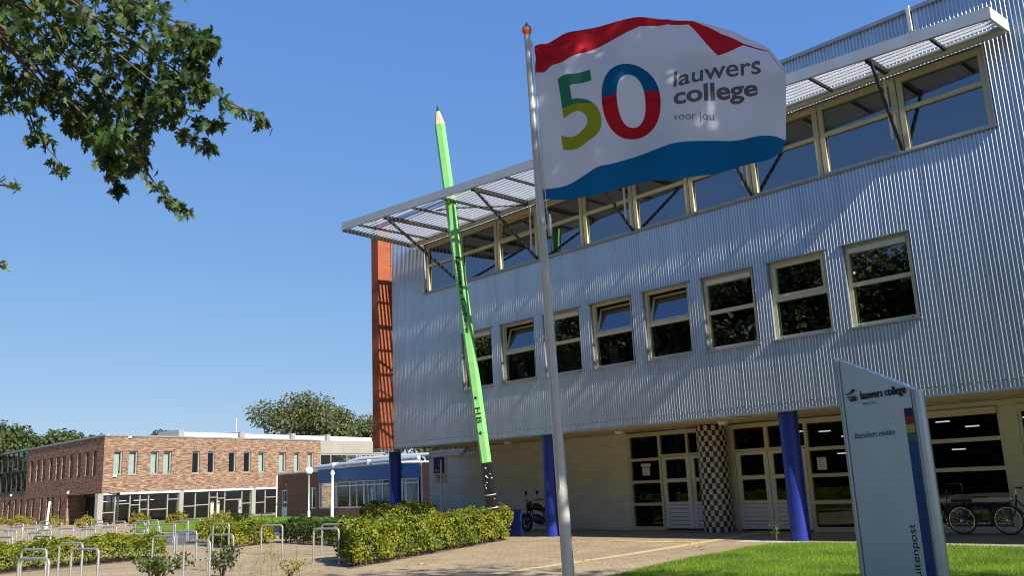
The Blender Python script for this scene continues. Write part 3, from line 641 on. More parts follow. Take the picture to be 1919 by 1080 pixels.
# ground floor room
mb = MB(); mb.box(-19.3, XR-.2, YW+6.5, YW+6.6, 0, 3.1); mb.box(-19.4, -19.3, YW+.3, YW+6.5, 0, 3.1); mb.box(-11.2, -11.1, YW+1.2, YW+6.5, 0, 3.1); mb.build('interior_wall', M['iwall'], bld)
# chequered column: tiles
TR, tcx, tcy = .45, -15.62, 22.97
mb = MB(); mb.lathe([(TR-.014, 0), (TR-.014, 3.1)], (tcx, tcy, 0), 48); col = mb.build('tiled_column', M['conc'], bld, True)
NT, NRW = 24, 20; th = 3.11/NRW; g = .006
tm = bpy.data.meshes.new('tile'); vs = []
dA = 2*math.pi/NT; ga = g/TR/2
for z in (g/2, th-g/2):
    for rr in (TR-.016, TR):
        for k in range(4): a = -dA/2+ga+(dA-2*ga)*k/3; vs.append((rr*math.cos(a), rr*math.sin(a), z))
fs = [(4+k, 5+k, 13+k, 12+k) for k in range(3)]+[(8+k, 9+k, 13+k, 12+k)[::-1] for k in range(3)]+[(k, k+1, 5+k, 4+k) for k in range(3)]+[(0, 4, 12, 8), (3, 11, 15, 7)]
tm.from_pydata(vs, [], fs); tm.materials.append(pmat('navy_tile', (.012, .014, .05), .25, 0, .2, 9)); tm2 = tm.copy(); tm2.materials[0] = pmat('ivory_tile', (.55, .49, .34), .3, 0, .1, 9)
rest = MB(); cda = math.atan2(-tcy, -tcx); cn = 0
for r in range(NRW):
    for k in range(NT):
        a = k*dA; dd = (a-cda+math.pi) % (2*math.pi)-math.pi; me = tm if (r+k) % 2 else tm2
        if abs(dd) < math.pi*.56 and cn < 298:
            o = bpy.data.objects.new('tile', me); COL.objects.link(o); o.parent = col; o.location = Vector((tcx, tcy, r*th))-wloc(col); o.rotation_euler = (0, 0, a); cn += 1
        else:
            ca, sa = math.cos(a), math.sin(a); rest.add([(tcx+v[0]*ca-v[1]*sa, tcy+v[0]*sa+v[1]*ca, v[2]+r*th) for v in vs], fs, (r+k) % 2)
rt = rest.build('tile', [tm2.materials[0], tm.materials[0]], col); kind(rt, 'stuff')
# ================================================================ far brick building
C0 = (-67.3, 22.9); VF = (-.2565, .9665); VS = (-.99997, -.0083)
TF = frame(C0, VF)
def TS(u, d, z): return (C0[0]+u*VS[0]+d*.08, C0[1]+u*VS[1]+d*1.0, z)
br = thing('brick_school_wing', 'two storey streaked brown brick building with white roof edges beyond the bicycle stands', 'building', (C0[0], C0[1], 0))
FW = [(.8, 1.52), (2.03, 2.78), (3.88, 4.62), (5.0, 5.76), (7.68, 8.42), (9.18, 9.92), (11.3, 12.08), (12.9, 13.68), (14.5, 15.28), (16.85, 17.66), (18.65, 19.42), (20.32, 21.1)]
mb = MB(TF); wall(mb, 0, 21.95, 2.22, 6.28, [(a, b, 3.5, 5.22) for a, b in FW], .16); mb.build('wall', M['brickF'], br, fix=False)
for i, (a, b) in enumerate(FW):
    mb = MB(TF); rectframe(mb, a+.01, b-.01, 3.51, 5.21, .08, .1, .2); mb.box(a-.04, b+.04, -.03, .1, 3.44, 3.5)
    win = mb.build('window', M['greyp'], br); pane(a+.09, b-.09, 3.59, 5.13, .15, M['glassf'], win, TF)
    if i in (0, 1, 2, 3, 8, 9, 10, 11):
        mb = MB(TF); mb.box(a+.1, b-.1, .3, .32, 3.6, 5.12); mb.build('blind', M['pblind'], win)
SW = [(17.2, 16.3), (15.5, 14.6), (14.0, 13.15), (12.1, 11.25), (10.45, 9.6), (9.1, 8.27), (7.3, 6.45), (5.5, 4.7), (3.7, 2.9), (2.2, 1.45)]
SW2 = [(24.6, 23.8), (22.95, 22.1), (21.15, 20.33), (19.5, 18.72), (17.75, 16.97), (16.1, 15.37), (13.85, 13.16), (12.3, 11.67), (11.0, 10.42), (9.2, 8.61)]
mb = MB(TS)
wall(mb, 0, 18.0, 2.22, 6.28, [(b, a, 3.5, 5.3) for a, b in SW], .22); wall(mb, 7.3, 26, 0, 2.22, [(b, a, .35, 2.15) for a, b in SW2 if a < 26], .22); wall(mb, 18.0, 26, 2.22, 2.72, [], .1)
mb.build('wall', M['brickS'], br, fix=False)
for lst, c, d in ((SW, 3.5, 5.3), (SW2, .35, 2.15)):
    for b, a in lst:
        mb = MB(TS); rectframe(mb, a+.01, b-.01, c+.01, d-.01, .07, .16, .26); win = mb.build('window', M['greyp'], br); pane(a+.08, b-.08, c+.08, d-.08, .2, M['glassf'], win, TS)
# glazed corner at the far left and recessed glass entrance
mb = MB(TS)
for u in (18.02, 19.5, 21, 22.5, 24, 25.9): mb.box(u, u+.08, -.02, .1, 2.75, 6.3)
for z in (2.72, 4.5, 6.2): mb.box(18.0, 26, -.04, .1, z, z+.1)
cw = mb.build('curtain_wall', M['dark'], br)
mb = MB(TS); mb.box(25.9, 26, .1, 6, 0, 6.3); mb.box(18.1, 25.8, 1.6, 1.7, 2.75, 6.25); mb.build('interior_wall', M['iwall'], br)
for u in (18.1, 19.58, 21.08, 22.58, 24.08):
    for z0, z1 in ((2.82, 4.5), (4.6, 6.2)): pane(u, u+1.4, z0, z1, .05, M['glassf'], cw, TS)
mb = MB(TS)
for u in (.3, 1.6, 2.9, 4.2, 5.5, 6.8): mb.box(u, u+.09, 1.2, 1.3, 0, 2.2)
mb.box(.3, 7.2, 1.15, 1.3, 2.0, 2.2); ent = mb.build('entrance_front', M['dark'], br)
for u in (.39, 1.69, 2.99, 4.29, 5.59): pane(u, u+1.21, .05, 2.0, 1.25, M['glassf'], ent, TS)
mb = MB(TS); mb.quad((7.3, 0, 0), (7.3, 1.4, 0), (7.3, 1.4, 2.22), (7.3, 0, 2.22)); mb.quad((0, 0, 2.22), (7.3, 0, 2.22), (7.3, 1.4, 2.22), (0, 1.4, 2.22)); mb.build('entrance_reveal', M['brickF'], br, fix=False)
# ground floor glazing, front
mb = MB(TF)
for a, b in ((-.3, .12), (6.6, 6.97), (13.85, 14.25), (20.6, 21.0)): mb.box(a, b, -.03, .3, 0, 2.2)
mb.build('pillar', M['greyp'], br)
mb = MB(TF); mb.box(.12, 6.6, -.08, .2, 2.08, 2.22); mb.box(6.97, 13.85, -.08, .2, 2.08, 2.22); mb.box(14.25, 20.6, -.08, .2, 2.08, 2.22); mb.build('lintel', M['white'], br)
for g0, g1, vs, hs in ((.12, 6.6, (1.15, 2.36, 3.18, 3.92, 5.6), (.85, 1.42, 1.3, .95, .9, 1.6)), (6.97, 13.85, (8.17, 9.5, 10.3, 11.08, 12.85), (1.0, 1.05, 1.6, 1.5, 1.35, 1.0)), (14.25, 20.6, (15.4, 16.8, 18.2, 19.4), (1.0, 1.4, .9, 1.3, 1.0))):
    ev = [g0, *vs, g1]; mb = MB(TF)
    for v_ in vs: mb.box(v_-.035, v_+.035, .06, .16, 0, 2.08)
    for a, b, z in zip(ev, ev[1:], hs): mb.box(a+.035, b-.035, .06, .16, z-.035, z+.035)
    fr = mb.build('window_frame', M['greyp'], br)
    for a, b, z in zip(ev, ev[1:], hs):
        pane(a+.035, b-.035, .03, z-.035, .12, M['glassf'], fr, TF); pane(a+.035, b-.035, z+.035, 2.08, .12, M['glassf'], fr, TF)
mb = MB(TF)
for u in (10.1, 10.65, 12.95): mb.box(u, u+.35, .6, .63, 0, 1.3)
mb.build('pale_panel', M['paperm'], br)
mb = MB(TF); mb.box(3, 30, 5.5, 5.6, 0, 6.1); mb.box(2.4, 30, .3, 5.5, 2.3, 2.5); mb.build('interior_wall', M['iwall'], br)
mb = MB(TF)
for u in (1.0, 2.6, 4.1, 5.0): mb.box(u, u+.8, 2, 2.1, 1.6, 1.65)
mb.build('ceiling_lamp', M['lamp'], br)
mb = MB(TS); mb.box(3.2, 25.5, 4.5, 4.6, 0, 6.1); mb.build('interior_wall', M['iwall'], br)
mb = MB(TF); mb.box(-.05, 21.97, -.05, .3, 6.28, 6.4); mb.build('roof_edge', M['flash'], br)
mb = MB(TS); mb.box(.0, 26.05, -.05, .3, 6.28, 6.4); mb.build('roof_edge', M['flash'], br)
mb = MB(); mb.add([TF(.3, .3, 6.1), TF(31, .3, 6.1), TF(31, 25, 6.1), TS(26, .3, 6.1)], [(0, 1, 2, 3)]); mb.build('roof', M['flash'], br, fix=False)
for k, (a, b) in enumerate(((7.5, 13.6), (13.8, 19.6), (19.8, 24.2), (24.4, 31))):
    mb = MB(TF); mb.box(a, b, 1.6, 4, 6.2, 6.86); mb.box(a-.02, a+.5, 1.5, 4.1, 6.2, 7.02, 1); mb.build('roof_light', [M['white'], M['greyp']], br)
for k in range(6):
    mb = MB(TF); mb.box(21.98+k*1.55, 21.98+(k+1)*1.55-.02, .0, .12, 5.16, 6.36); mb.build('panel', M['greyp'], br)
mb = MB(TF); mb.box(21.97, 31, .06, .15, 5.0, 5.15); mb.box(21.97, 31, .06, .15, 3.3, 3.45)
for u in (22.0, 23.4, 25.6, 27.4, 29): mb.box(u, u+.09, .06, .15, 3.45, 5.0)
fr = mb.build('window_frame', M['greyp'], br)
for a, b in ((22.09, 23.4), (23.49, 25.6), (25.69, 27.4), (27.49, 29)): pane(a, b, 3.45, 5.0, .1, M['glassf'], fr, TF)
mb = MB(TF); mb.box(21.97, 31, .05, .3, 0, 3.3); mb.build('wall', M['brickF'], br)
for T, u, d, z in ((TF, .9, -.12, 3.35), (TS, 7.0, -.15, 2.35), (TS, 22, -.15, 2.45), (TF, 2.0, -.1, 6.15)):
    mb = MB(T); mb.box(u-.13, u+.13, d, d+.12, z, z+.14); mb.box(u-.05, u+.05, d+.1, d+.3, z+.14, z+.2); mb.build('wall_camera', M['white'], br)
mb = MB(); p = TF(15.5, 4, 6.8); mb.tube([p, (p[0], p[1], p[2]+1.6)], .035, 6); mb.tube([(p[0]-.3, p[1]+.2, p[2]+1.55), (p[0]+.3, p[1]-.2, p[2]+1.55)], .03, 6); mb.build('mast', M['white'], br)
# ================================================================ annex with blue slats
TA = frame((-58.3, 31.3), (.99719, -.07493)); an = thing('low_annex', 'low red brick annex with blue slatted fascia and white framed windows', 'annex', (-49, 31, 0))
mb = MB(TA); wall(mb, 1.1, 7.39, 0, 2.92, [(1.75, 2.65, .1, 1.9), (6.12, 6.95, .6, 1.95)], .1); wall(mb, 7.39, 17.3, 0, .62, [], .1); mb.build('wall', M['brickA'], an, fix=False)
mb = MB(TA); mb.box(1.0, 7.39, -.06, .4, 2.92, 3.02); mb.box(7.39, 17.4, -.14, .4, 3.04, 3.12); mb.build('roof_edge', M['white'], an)
mb = MB(TA)
for k in range(8): mb.box(7.4, 17.36, -.1-.02*(k % 2), -.03, 2.24+k*.1, 2.24+k*.1+.085)
mb.box(7.4, 17.3, -.03, .1, 2.2, 3.04); mb.build('fascia_slats', M['ablue'], an)
def awin(T, ev, zt, z0, z1, tr=.07):
    mb = MB(T); rectframe(mb, ev[0], ev[-1], z0, z1, tr, .0, .12)
    for e in ev[1:-1]: mb.box(e-tr/2, e+tr/2, .0, .12, z0+tr, z1-tr)
    xs_ = [ev[0]+tr/2, *ev[1:-1], ev[-1]-tr/2]
    for a, b in zip(xs_, xs_[1:]): mb.box(a+tr/2, b-tr/2, .0, .12, zt-.035, zt+.035)
    f = mb.build('window', M['white'], an)
    for a, b in zip(xs_, xs_[1:]): pane(a+tr/2, b-tr/2, z0+tr, zt-.035, .06, M['glassf'], f, T); pane(a+tr/2, b-tr/2, zt+.035, z1-tr, .06, M['glassf'], f, T)
    return f
for ev in ((7.42, 9.65), (9.67, 11.4, 12.2, 13.1), (13.12, 13.6, 14.4, 15.25, 16.95)):
    f = awin(TA, ev, 1.95, .63, 2.22)
for a, b in ((13.3, 16.9),):
    mb = MB(TA); n = 40
    for k in range(n): mb.quad((a+(b-a)*k/n, .25+.04*(k % 2), .7), (a+(b-a)*(k+1)/n, .25+.04*((k+1) % 2), .7), (a+(b-a)*(k+1)/n, .25+.04*((k+1) % 2), 2.15), (a+(b-a)*k/n, .25+.04*(k % 2), 2.15))
    mb.build('curtain', M['curtain'], an, fix=False)
mb = MB(TA); rectframe(mb, 6.14, 6.93, .62, 1.93, .07, .02, .1); f = mb.build('window', M['white'], an); pane(6.21, 6.86, .69, 1.86, .06, M['glassf'], f, TA)
mb = MB(TA); rectframe(mb, 1.77, 2.63, .1, 1.88, .08, .02, .1); mb.box(1.85, 2.55, .03, .09, .18, .75); f = mb.build('door', M['white'], an); pane(1.85, 2.55, .75, 1.8, .06, M['glassf'], f, TA)
mb = MB(TA); mb.box(1.3, 17, 4, 4.1, 0, 2.9); mb.box(1.3, 17.2, .3, 9, 2.86, 2.9); mb.build('interior_wall', M['iwall'], an)
mb = MB(TA); mb.tube([(1.18, -.08, 0), (1.18, -.08, 2.9)], .06, 8); mb.build('downpipe', M['offw'], an, True)
mb = MB(TA); mb.tube([(3.1, -.02, 2.2), (3.1, -.25, 2.35), (3.1, -.3, 2.25)], .03, 6); mb.lathe([(.02, .05), (.1, -.02), (.11, -.06)], (3.1, -.3, 2.22), 10); mb.build('wall_lamp', M['dark'], an, True)
TA2 = frame((-41.02, 30.0), (0, 1))
mb = MB(TA2)
for k in range(8): mb.box(.0, 1.24, -.1-.02*(k % 2), -.03, 2.24+k*.1, 2.24+k*.1+.085)
mb.box(0, 1.24, -.03, .05, 2.2, 3.04); mb.build('fascia_slats', M['ablue'], an)
mb = MB(TA2); wall(mb, 0, 1.24, 0, .62, [], .1); wall(mb, 1.4, 3.0, 0, 3.0, [], .1); mb.build('wall', M['brickP'], an, fix=False)
f = awin(TA2, (.02, .3, 1.2), 1.95, .63, 2.2)
mb = MB(TA2)
for k in range(12): mb.quad((.3+.075*k, .2+.03*(k % 2), .7), (.375+.075*k, .2+.03*((k+1) % 2), .7), (.375+.075*k, .2+.03*((k+1) % 2), 2.15), (.3+.075*k, .2+.03*(k % 2), 2.15))
mb.build('curtain', M['curtain'], f, fix=False)
mb = MB(TA2); mb.tube([(1.33, -.08, 0), (1.33, -.08, 3.0)], .05, 8); mb.build('downpipe', M['offw'], an, True)
mb = MB(TA2); mb.box(-.1, 3, -.16, .3, 3.04, 3.13); mb.build('roof_edge', M['white'], an)
pi = thing('ventilation_pipes', 'shiny insulated ventilation pipes lying on the annex roof', 'pipes', (-46, 32.5, 3.1))
for pts, r in (([(-52.6, 33.9, 3.0), (-52.4, 34.0, 3.6), (-51.6, 34.4, 3.75), (-46.5, 36.3, 3.75), (-42, 38.5, 3.75)], .13), ([(-53.5, 32.0, 3.3), (-47.5, 32.0, 3.36), (-42.0, 32.0, 3.38)], .13)):
    mb = MB(); mb.tube(pts, r, 10); mb.build('pipe', M['pipe'], pi, True)
mb = MB()
for x, y in ((-51, 32.0), (-47, 32.0), (-44, 32.0)): mb.box(x-.05, x+.05, y-.25, y+.25, 3.0, 3.5)
mb.build('pipe_support', M['steel'], pi)

# ================================================================ hedges and plants
hedge('beech_hedge', 'yellow green clipped hedge by the flagpole with the giant pencil at its end', [(-17.1, 11.2), (-20.5, 19.1), (-22.3, 19.7), (-19.3, 12.2)], .82, 26000, M['lhedge'], .085)
hedge('beech_hedge', 'sunlit yellow green hedge block behind the lone hoop stand', [(-27.5, 13.5), (-28.9, 15.7), (-31.6, 16.3), (-30.2, 13.9)], .66, 9000, M['lhedge'], .09)
hedge('beech_hedge', 'shaded green hedge run reaching back behind the hoop stands', [(-28.7, 15.75), (-22.6, 15.2), (-22.6, 16.6), (-28.7, 17.2)], .7, 10000, M['lhedge2'], .09)  # darker leaves carry this run's shade in their colour
hedge('beech_hedge', 'yellow green hedge among the hoop stands at the left edge of the photo', [(-25.6, 5.0), (-26.1, 10.7), (-27.9, 10.7), (-28.6, 4.2)], .58, 18000, M['lhedge'], .085)
hedge('beech_hedge', 'yellow topped hedge around the foot of the far blue column', [(-25.0, 18.5), (-28.5, 18.9), (-29.0, 20.4), (-25.4, 20.2)], 1.0, 8000, M['lhedge'], .09)
hedge('beech_hedge', 'dark shaded hedge in front of the low annex', [(-28.5, 20.6), (-37.5, 25.0), (-38.0, 26.4), (-28.8, 22.3)], .95, 11000, M['lhedge2'], .1)  # shade of the building put into the leaf colour
hedge('beech_hedge', 'low hedge before the lawn of the brick building', [(-32.2, 14.4), (-41.5, 20.5), (-42.2, 21.4), (-32.6, 15.3)], .72, 8000, M['lhedge'], .1)
for k, (x, y, r, h, lab) in enumerate(((-63.5, 20.6, .9, .75, 'yellow shrub at the corner pillar of the brick building'), (-60.8, 23.2, 1.0, .7, 'yellow shrub below the left ground floor glazing'), (-58.4, 24.6, .9, .8, 'orange tinged shrub on the far lawn edge'), (-56, 26.6, .8, .75, 'yellow shrub on the far lawn beside the grey pillar'), (-70, 20.6, 1.2, .7, 'yellow shrub beside the recessed glass entrance'), (-78, 20.6, 1.6, .8, 'wide yellow shrub under the shaded brick wall'), (-86, 20.6, 1.6, .9, 'yellow shrub at the far end of the shaded brick wall'))):
    hedge('garden_shrub', lab, [(x-r*.7, y-r*.4), (x+r*.7, y-r*.4), (x+r*.7, y+r*.4), (x-r*.7, y+r*.4)], h*.75, 1100, M['lyel'], .13, group='yellow shrubs along the brick building', cat='shrub', stems=False, wob=.2)
def shrub(label, x, y, h, r, n, mat, ls=.06, stems=9):
    root = thing('small_shrub', label, 'shrub', (x, y, 0)); mb = MB(); pts = []
    for k in range(stems):
        a = random.uniform(0, 6.28); q = r*random.uniform(.3, 1); hh = h*random.uniform(.6, 1)
        tip = (x+q*math.cos(a), y+q*math.sin(a), hh); mid = (x+q*.3*math.cos(a), y+q*.3*math.sin(a), hh*.55)
        mb.tube([(x, y, -.03), mid, tip], [.016, .011, .004], 5)
        for j in range(n//stems): t = random.uniform(.35, 1.05); pts.append([mid[i]+(tip[i]-mid[i])*(t*1.3-.3) for i in range(3)])
    P = np.array(pts)+RNG.normal(size=(len(pts), 3))*.07; N = RNG.normal(size=P.shape)+np.array([0, 0, .6])
    V, F = leaf_cards(P, N, ls*(.6+.8*RNG.rand(len(P)))); kind(npmesh('foliage', V, F, mat, root), 'stuff'); mb.build('stems', M['twig'], root, fix=False)
shrub('dark leafy shrub on a thin stem before the leftmost front stands', -17.9, 8.55, .58, .42, 420, M['lshrub'], .075)
shrub('low green shrub at the bottom edge left of the dark shrub', -19.0, 7.7, .48, .75, 700, M['lhedge2'], .075, 14)
shrub('sparse brown green seedling at the bottom edge of the paving', -16.4, 9.25, .36, .3, 120, M['lyel'], .06, 7)
shrub('tiny weed growing at the foot of the nearest blue column', -11.95, 19.95, .42, .1, 60, M['lhedge2'], .05, 7)
mb = MB()
for k in range(26):
    x, y = -17.4+random.uniform(-1.6, 1.2), 9.3+random.uniform(-.5, .9); h = random.uniform(.3, .85); a, b = random.uniform(-.15, .15), random.uniform(-.15, .15)
    mb.tube([(x, y, 0), (x+a*.4, y+b*.4, h*.5), (x+a, y+b, h)], [.005, .004, .002], 4)
    for q in range(4): t = random.uniform(.4, 1); mb.tube([(x+a*t, y+b*t, h*t), (x+a*t+random.uniform(-.1, .1), y+b*t+random.uniform(-.1, .1), h*t+.07)], [.003, .008], 4)
tag(kind(mb.build('dry_weeds', pmat('dry_stalk', (.22, .17, .08), .9), fix=False), 'stuff'), 'thin dry weed stalks at the edge of the planting strip', 'weeds')
P = []
for (x, y) in ((-14.05, 19.3), (-12.9, 18.0), (-12.75, 17.9), (-12.2, 17.2), (-11.6, 15.2), (-13.0, 14.2), (-15, 16), (-16, 12.2), (-14.4, 19.25), (-18, 13)):
    for k in range(random.randint(2, 7)): P.append((x+random.gauss(0, .07), y+random.gauss(0, .07), .02))
for k in range(70): P.append((random.uniform(-24, -11.5), random.uniform(9.5, 19.8), .015))
P = np.array(P); V, F = leaf_cards(P, np.array([[0, 0, 1.]])+RNG.normal(size=P.shape)*.3, np.full(len(P), .075))
tag(kind(npmesh('fallen_leaves', V, F, leafmat('fallen_leaf', [(.45, .30, .05), (.30, .2, .06), (.5, .4, .2)], .1)), 'stuff'), 'scattered yellow fallen leaves on the paving', 'leaves')

# ================================================================ bicycle stands
mb = MB(); hp = []
for k in range(7): a = math.pi/2*k/6; hp.append((-.40+.09-.09*math.cos(a), 0, .71+.09*math.sin(a)))
path = [(-.40, 0, -.05)]+hp+[(-x, y, z) for x, y, z in hp[::-1]]+[(.40, 0, -.05)]
mb.tube(path, .025, 10)
rack = mb.build('bicycle_stand', M['rackzinc'], None, True)
FR = [(-23.3, 12.56, 17, 'galvanised hoop stand standing alone before the hedge blocks'),
 (-18.8, 11.54, 15, 'galvanised hoop stand nearest to the left end of the flagpole hedge'),
 (-21.0, 13.1, 15, 'galvanised hoop stand half hidden behind the one at the flagpole hedge'),
 (-19.8, 9.4, 17, 'galvanised hoop stand just behind the dark leafy shrub'),
 (-21.3, 8.7, 14, 'galvanised hoop stand at the right end of the left hedge'),
 (-23.25, 10.1, 14, 'galvanised hoop stand behind the end of the left hedge'),
 (-17.8, 7.95, 14, 'low looking galvanised hoop stand left of the dark leafy shrub'),
 (-21.1, 6.6, 17, 'rear hoop stand of the second pair from the left photo edge'),
 (-18.05, 5.9, 17, 'front hoop stand of the second pair from the left photo edge'),
 (-19.4, 5.4, 17, 'rear hoop stand of the leftmost pair in front of the hedge'),
 (-16.15, 4.5, 17, 'front hoop stand of the leftmost pair near the photo corner'),
 (-27.6, 13.1, 12, 'galvanised hoop stand left of the sunlit hedge block')]
G = 'bicycle stands on the paved forecourt'
for i, (x, y, rz, lab) in enumerate(FR):
    o = dup(rack, (x, y, 0), R(rz), lab, G); o['category'] = 'bicycle stand'
FAR = [(-30.4, 12.0), (-30.5, 8.5), (-27, 7.7), (-28, 10.7), (-31, 10.2), (-32, 11.2), (-39.5, 14.2), (-35, 13.3), (-38, 14.6), (-38.2, 15.1), (-40.5, 13), (-44, 13.1), (-33.5, 10.3), (-38, 13), (-36.5, 10), (-34.8, 8.9), (-39.5, 10.3), (-51, 14), (-48.6, 13.9), (-40, 11.5), (-32.8, 9.4), (-28.3, 7.1), (-35.3, 15.6), (-33.7, 14.4), (-31, 12.8), (-42, 11.8), (-37, 9.2), (-44.5, 15), (-46.5, 12.2), (-30, 6.6), (-33, 7.3)]
blk = [0, 22, 23, 24]
for i, (x, y) in enumerate(FAR):
    o = dup(rack, (x, y, 0), R(random.uniform(12, 19)), 'galvanised hoop stand in the far rows beyond the left hedge', G); o['category'] = 'bicycle stand'
    if i in blk:  # shade put into the colour: these stands swap to a darker grey
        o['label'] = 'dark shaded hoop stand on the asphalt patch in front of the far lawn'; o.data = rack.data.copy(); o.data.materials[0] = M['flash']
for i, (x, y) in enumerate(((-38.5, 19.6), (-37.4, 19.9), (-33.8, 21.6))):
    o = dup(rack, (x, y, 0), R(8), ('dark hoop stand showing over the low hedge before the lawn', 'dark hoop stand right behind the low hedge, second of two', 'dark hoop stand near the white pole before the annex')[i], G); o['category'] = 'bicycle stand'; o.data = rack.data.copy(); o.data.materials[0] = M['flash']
bpy.data.objects.remove(rack)

# ================================================================ poles, signs, lamps
lp = thing('street_lamp', 'white globe lamp on a thin grey post before the annex', 'street lamp', (-45, 26.5, 0))
mb = MB(); mb.lathe([(.1, -.05), (.1, .6), (.045, .7), (.045, 2.62)], (-45, 26.5, 0), 12); mb.build('post', M['steel'], lp, True)
mb = MB(); mb.lathe([(.05, 2.6)]+[(.23*math.sin(R(a)), 2.84-.23*math.cos(R(a))) for a in range(20, 180, 16)]+[(.02, 3.07)], (-45, 26.5, 0), 18); mb.build('globe', M['white'], lp, True)
wp = thing('slim_pole', 'slim white pole with a round knob standing before the blue slatted annex', 'pole', (-48.2, 30.0, 0))
mb = MB(); mb.tube([(-48.2, 30, -.1), (-48.15, 30, 2.75)], [.11, .08], 10); mb.build('shaft', M['offw'], wp, True)
mb = MB(); mb.lathe([(.03, 2.6), (.13, 2.66), (.13, 2.8), (.03, 2.95)], (-48.15, 30, 0), 10); mb.build('knob', M['white'], wp, True)
lw = thing('marker_post', 'slightly leaning white post among the far bicycle stands', 'post', (-67, 19.3, 0))
mb = MB(); mb.tube([(-67, 19.3, -.1), (-67.05, 19.42, 1.8)], .07, 8); mb.build('shaft', M['white'], lw, True)
ks = thing('drop_off_sign', 'blue tick drop off sign on a white pole before the painted brick wall', 'sign', (-29.0, 22.5, 0))
kx, ky = -28.05, 22.3
mb = MB(); mb.lathe([(.055, -.1), (.055, 1.15), (.038, 1.2), (.038, 2.7)], (kx+.12, ky+.06, 0), 12); mb.build('pole', M['white'], ks, True)
kv = Vector((.80, .60, 0)); kn = Vector((.60, -.80, 0))
def KP(u, v, w): return Vector((kx, ky, 0))+kv*(u-.2)+kn*w+Vector((0, 0, v))
def kbox(u0, u1, v0, v1, w0, w1): mb.hull([KP(u0, v0, w0), KP(u1, v0, w0), KP(u1, v0, w1), KP(u0, v0, w1)], [KP(u0, v1, w0), KP(u1, v1, w0), KP(u1, v1, w1), KP(u0, v1, w1)])
mb = MB(); kbox(-.01, .57, 1.78, 2.85, -.04, .0); mb.build('board', M['white'], ks)
mb = MB(); kbox(.03, .46, 2.17, 2.80, .0, .006); mb.build('blue_face', M['signb'], ks)
mb = MB(); z = .010
for a, b in (((.17, 2.52), (.23, 2.41)), ((.23, 2.41), (.39, 2.73))): mb.bar(KP(a[0], a[1], z), KP(b[0], b[1], z), .03, .004)
mb.build('tick_mark', M['white'], ks)
text('K+R', lambda u, v, w: KP(.10+.29*u, 2.235+.10*v, .011), M['white'], 'lettering', ks)
mb = MB()
for zz, a, b, mt in ((2.08, .1, .40, 0), (2.0, .1, .40, 1), (1.95, .12, .4, 1), (1.87, .15, .33, 0)): mb.hull([KP(a, zz-.018, .001), KP(b, zz-.018, .001), KP(b, zz-.018, .004), KP(a, zz-.018, .004)], [KP(a, zz+.012, .001), KP(b, zz+.012, .001), KP(b, zz+.012, .004), KP(a, zz+.012, .004)], mt)
mb.build('small_print', [M['navy'], M['red']], ks)
bp_ = MB(); bp_.box(-21.75, -21.0, 19.96, 20.04, -.05, .84); o = bp_.build('guard_plate', M['blue']); tag(o, 'short blue plate standing at the pencil end of the hedge', 'bollard')

# ================================================================ pencil
pb, pdir = Vector((-21.2, 19.1, 0)), Vector((0, -1.45, 10.6)).normalized(); pl = 14.0/pdir.z
pen = thing('giant_pencil', 'giant leaning green pencil sculpture sticking up through the louvre canopy', 'sculpture', tuple(pb))
tocam = (Vector((0, 0, 1.66))-(pb+pdir*7)); tocam = (tocam-pdir*tocam.dot(pdir)).normalized(); pside = pdir.cross(tocam).normalized()   # pside: towards picture right
def ppt(z, ang, r): a = R(ang); return pb+pdir*(z/pdir.z)+(tocam*math.cos(a)+pside*math.sin(a))*r
def pseg(name, z0, z1, r0, r1, mat, n=6, off=-12):
    mb = MB(); mb.hull([ppt(z0, off+30+360*k/n, r0) for k in range(n)], [ppt(z1, off+30+360*k/n, r1) for k in range(n)]); return mb.build(name, mat, pen)
PR = .178
pseg('black_end', -.3, 2.34, PR, PR, M['black']); pseg('shaft', 2.342, 13.32, PR, PR, M['green']); 
pseg('wood_cone', 13.322, 13.77, PR, .062, M['wood']); pseg('lead_tip', 13.772, 14.0, .060, .004, M['lead'])
ap = PR*math.cos(math.pi/6)+.004
def pface(ang0, zlo, zhi, w0, w1):
    # u runs down the shaft, v across to picture right, lying on the facet that faces the viewer
    a = R(ang0); nrm = tocam*math.cos(a)+pside*math.sin(a); sid = pdir.cross(nrm).normalized()
    return lambda u, v, w: pb+pdir*((zhi+(zlo-zhi)*u)/pdir.z)+nrm*ap+sid*(w0+(w1-w0)*v)
text('Lauwers College', pface(-12, 6.42, 8.9, -.088, .088), M['ink'], 'lettering', pen, off=.03, shear=.15)
text('H', pface(-12, 3.84, 4.06, -.08, .08), M['ink'], 'lettering', pen, off=.02)
text('B', pface(-12, 3.56, 3.76, -.08, .08), M['ink'], 'lettering', pen, off=.02)
def star(zc, w_):
    f = pface(-12, zc-.1, zc+.1, -.1+w_, .1+w_); mb = MB(); pts = []
    for k in range(10): r = .42 if k % 2 == 0 else .17; a = R(36*k+18); pts.append(f(.5+r*math.cos(a), .5+r*math.sin(a), 0))
    mb.add([f(.5, .5, 0)]+pts, [(0, 1+k, 1+(k+1) % 10) for k in range(10)]); mb.build('star_mark', M['ink'], pen, fix=False)
star(4.36, -.02); star(3.26, -.02)
mb = MB()
for z0 in (1.35, .95): 
    mb.tube([ppt(z0, a, PR+.002) for a in range(-60, 80, 15)], .012, 6)
mb.build('tape_mark', M['offw'], pen)
mb = MB(); f = pface(-12, 2.9, 3.02, -.0, .07); mb.quad(f(0, 0, 0), f(1, 0, 0), f(1, 1, 0), f(0, 1, 0)); mb.build('sticker', pmat('pink_sticker', (.6, .3, .25), .6), pen, fix=False)
mb = MB()
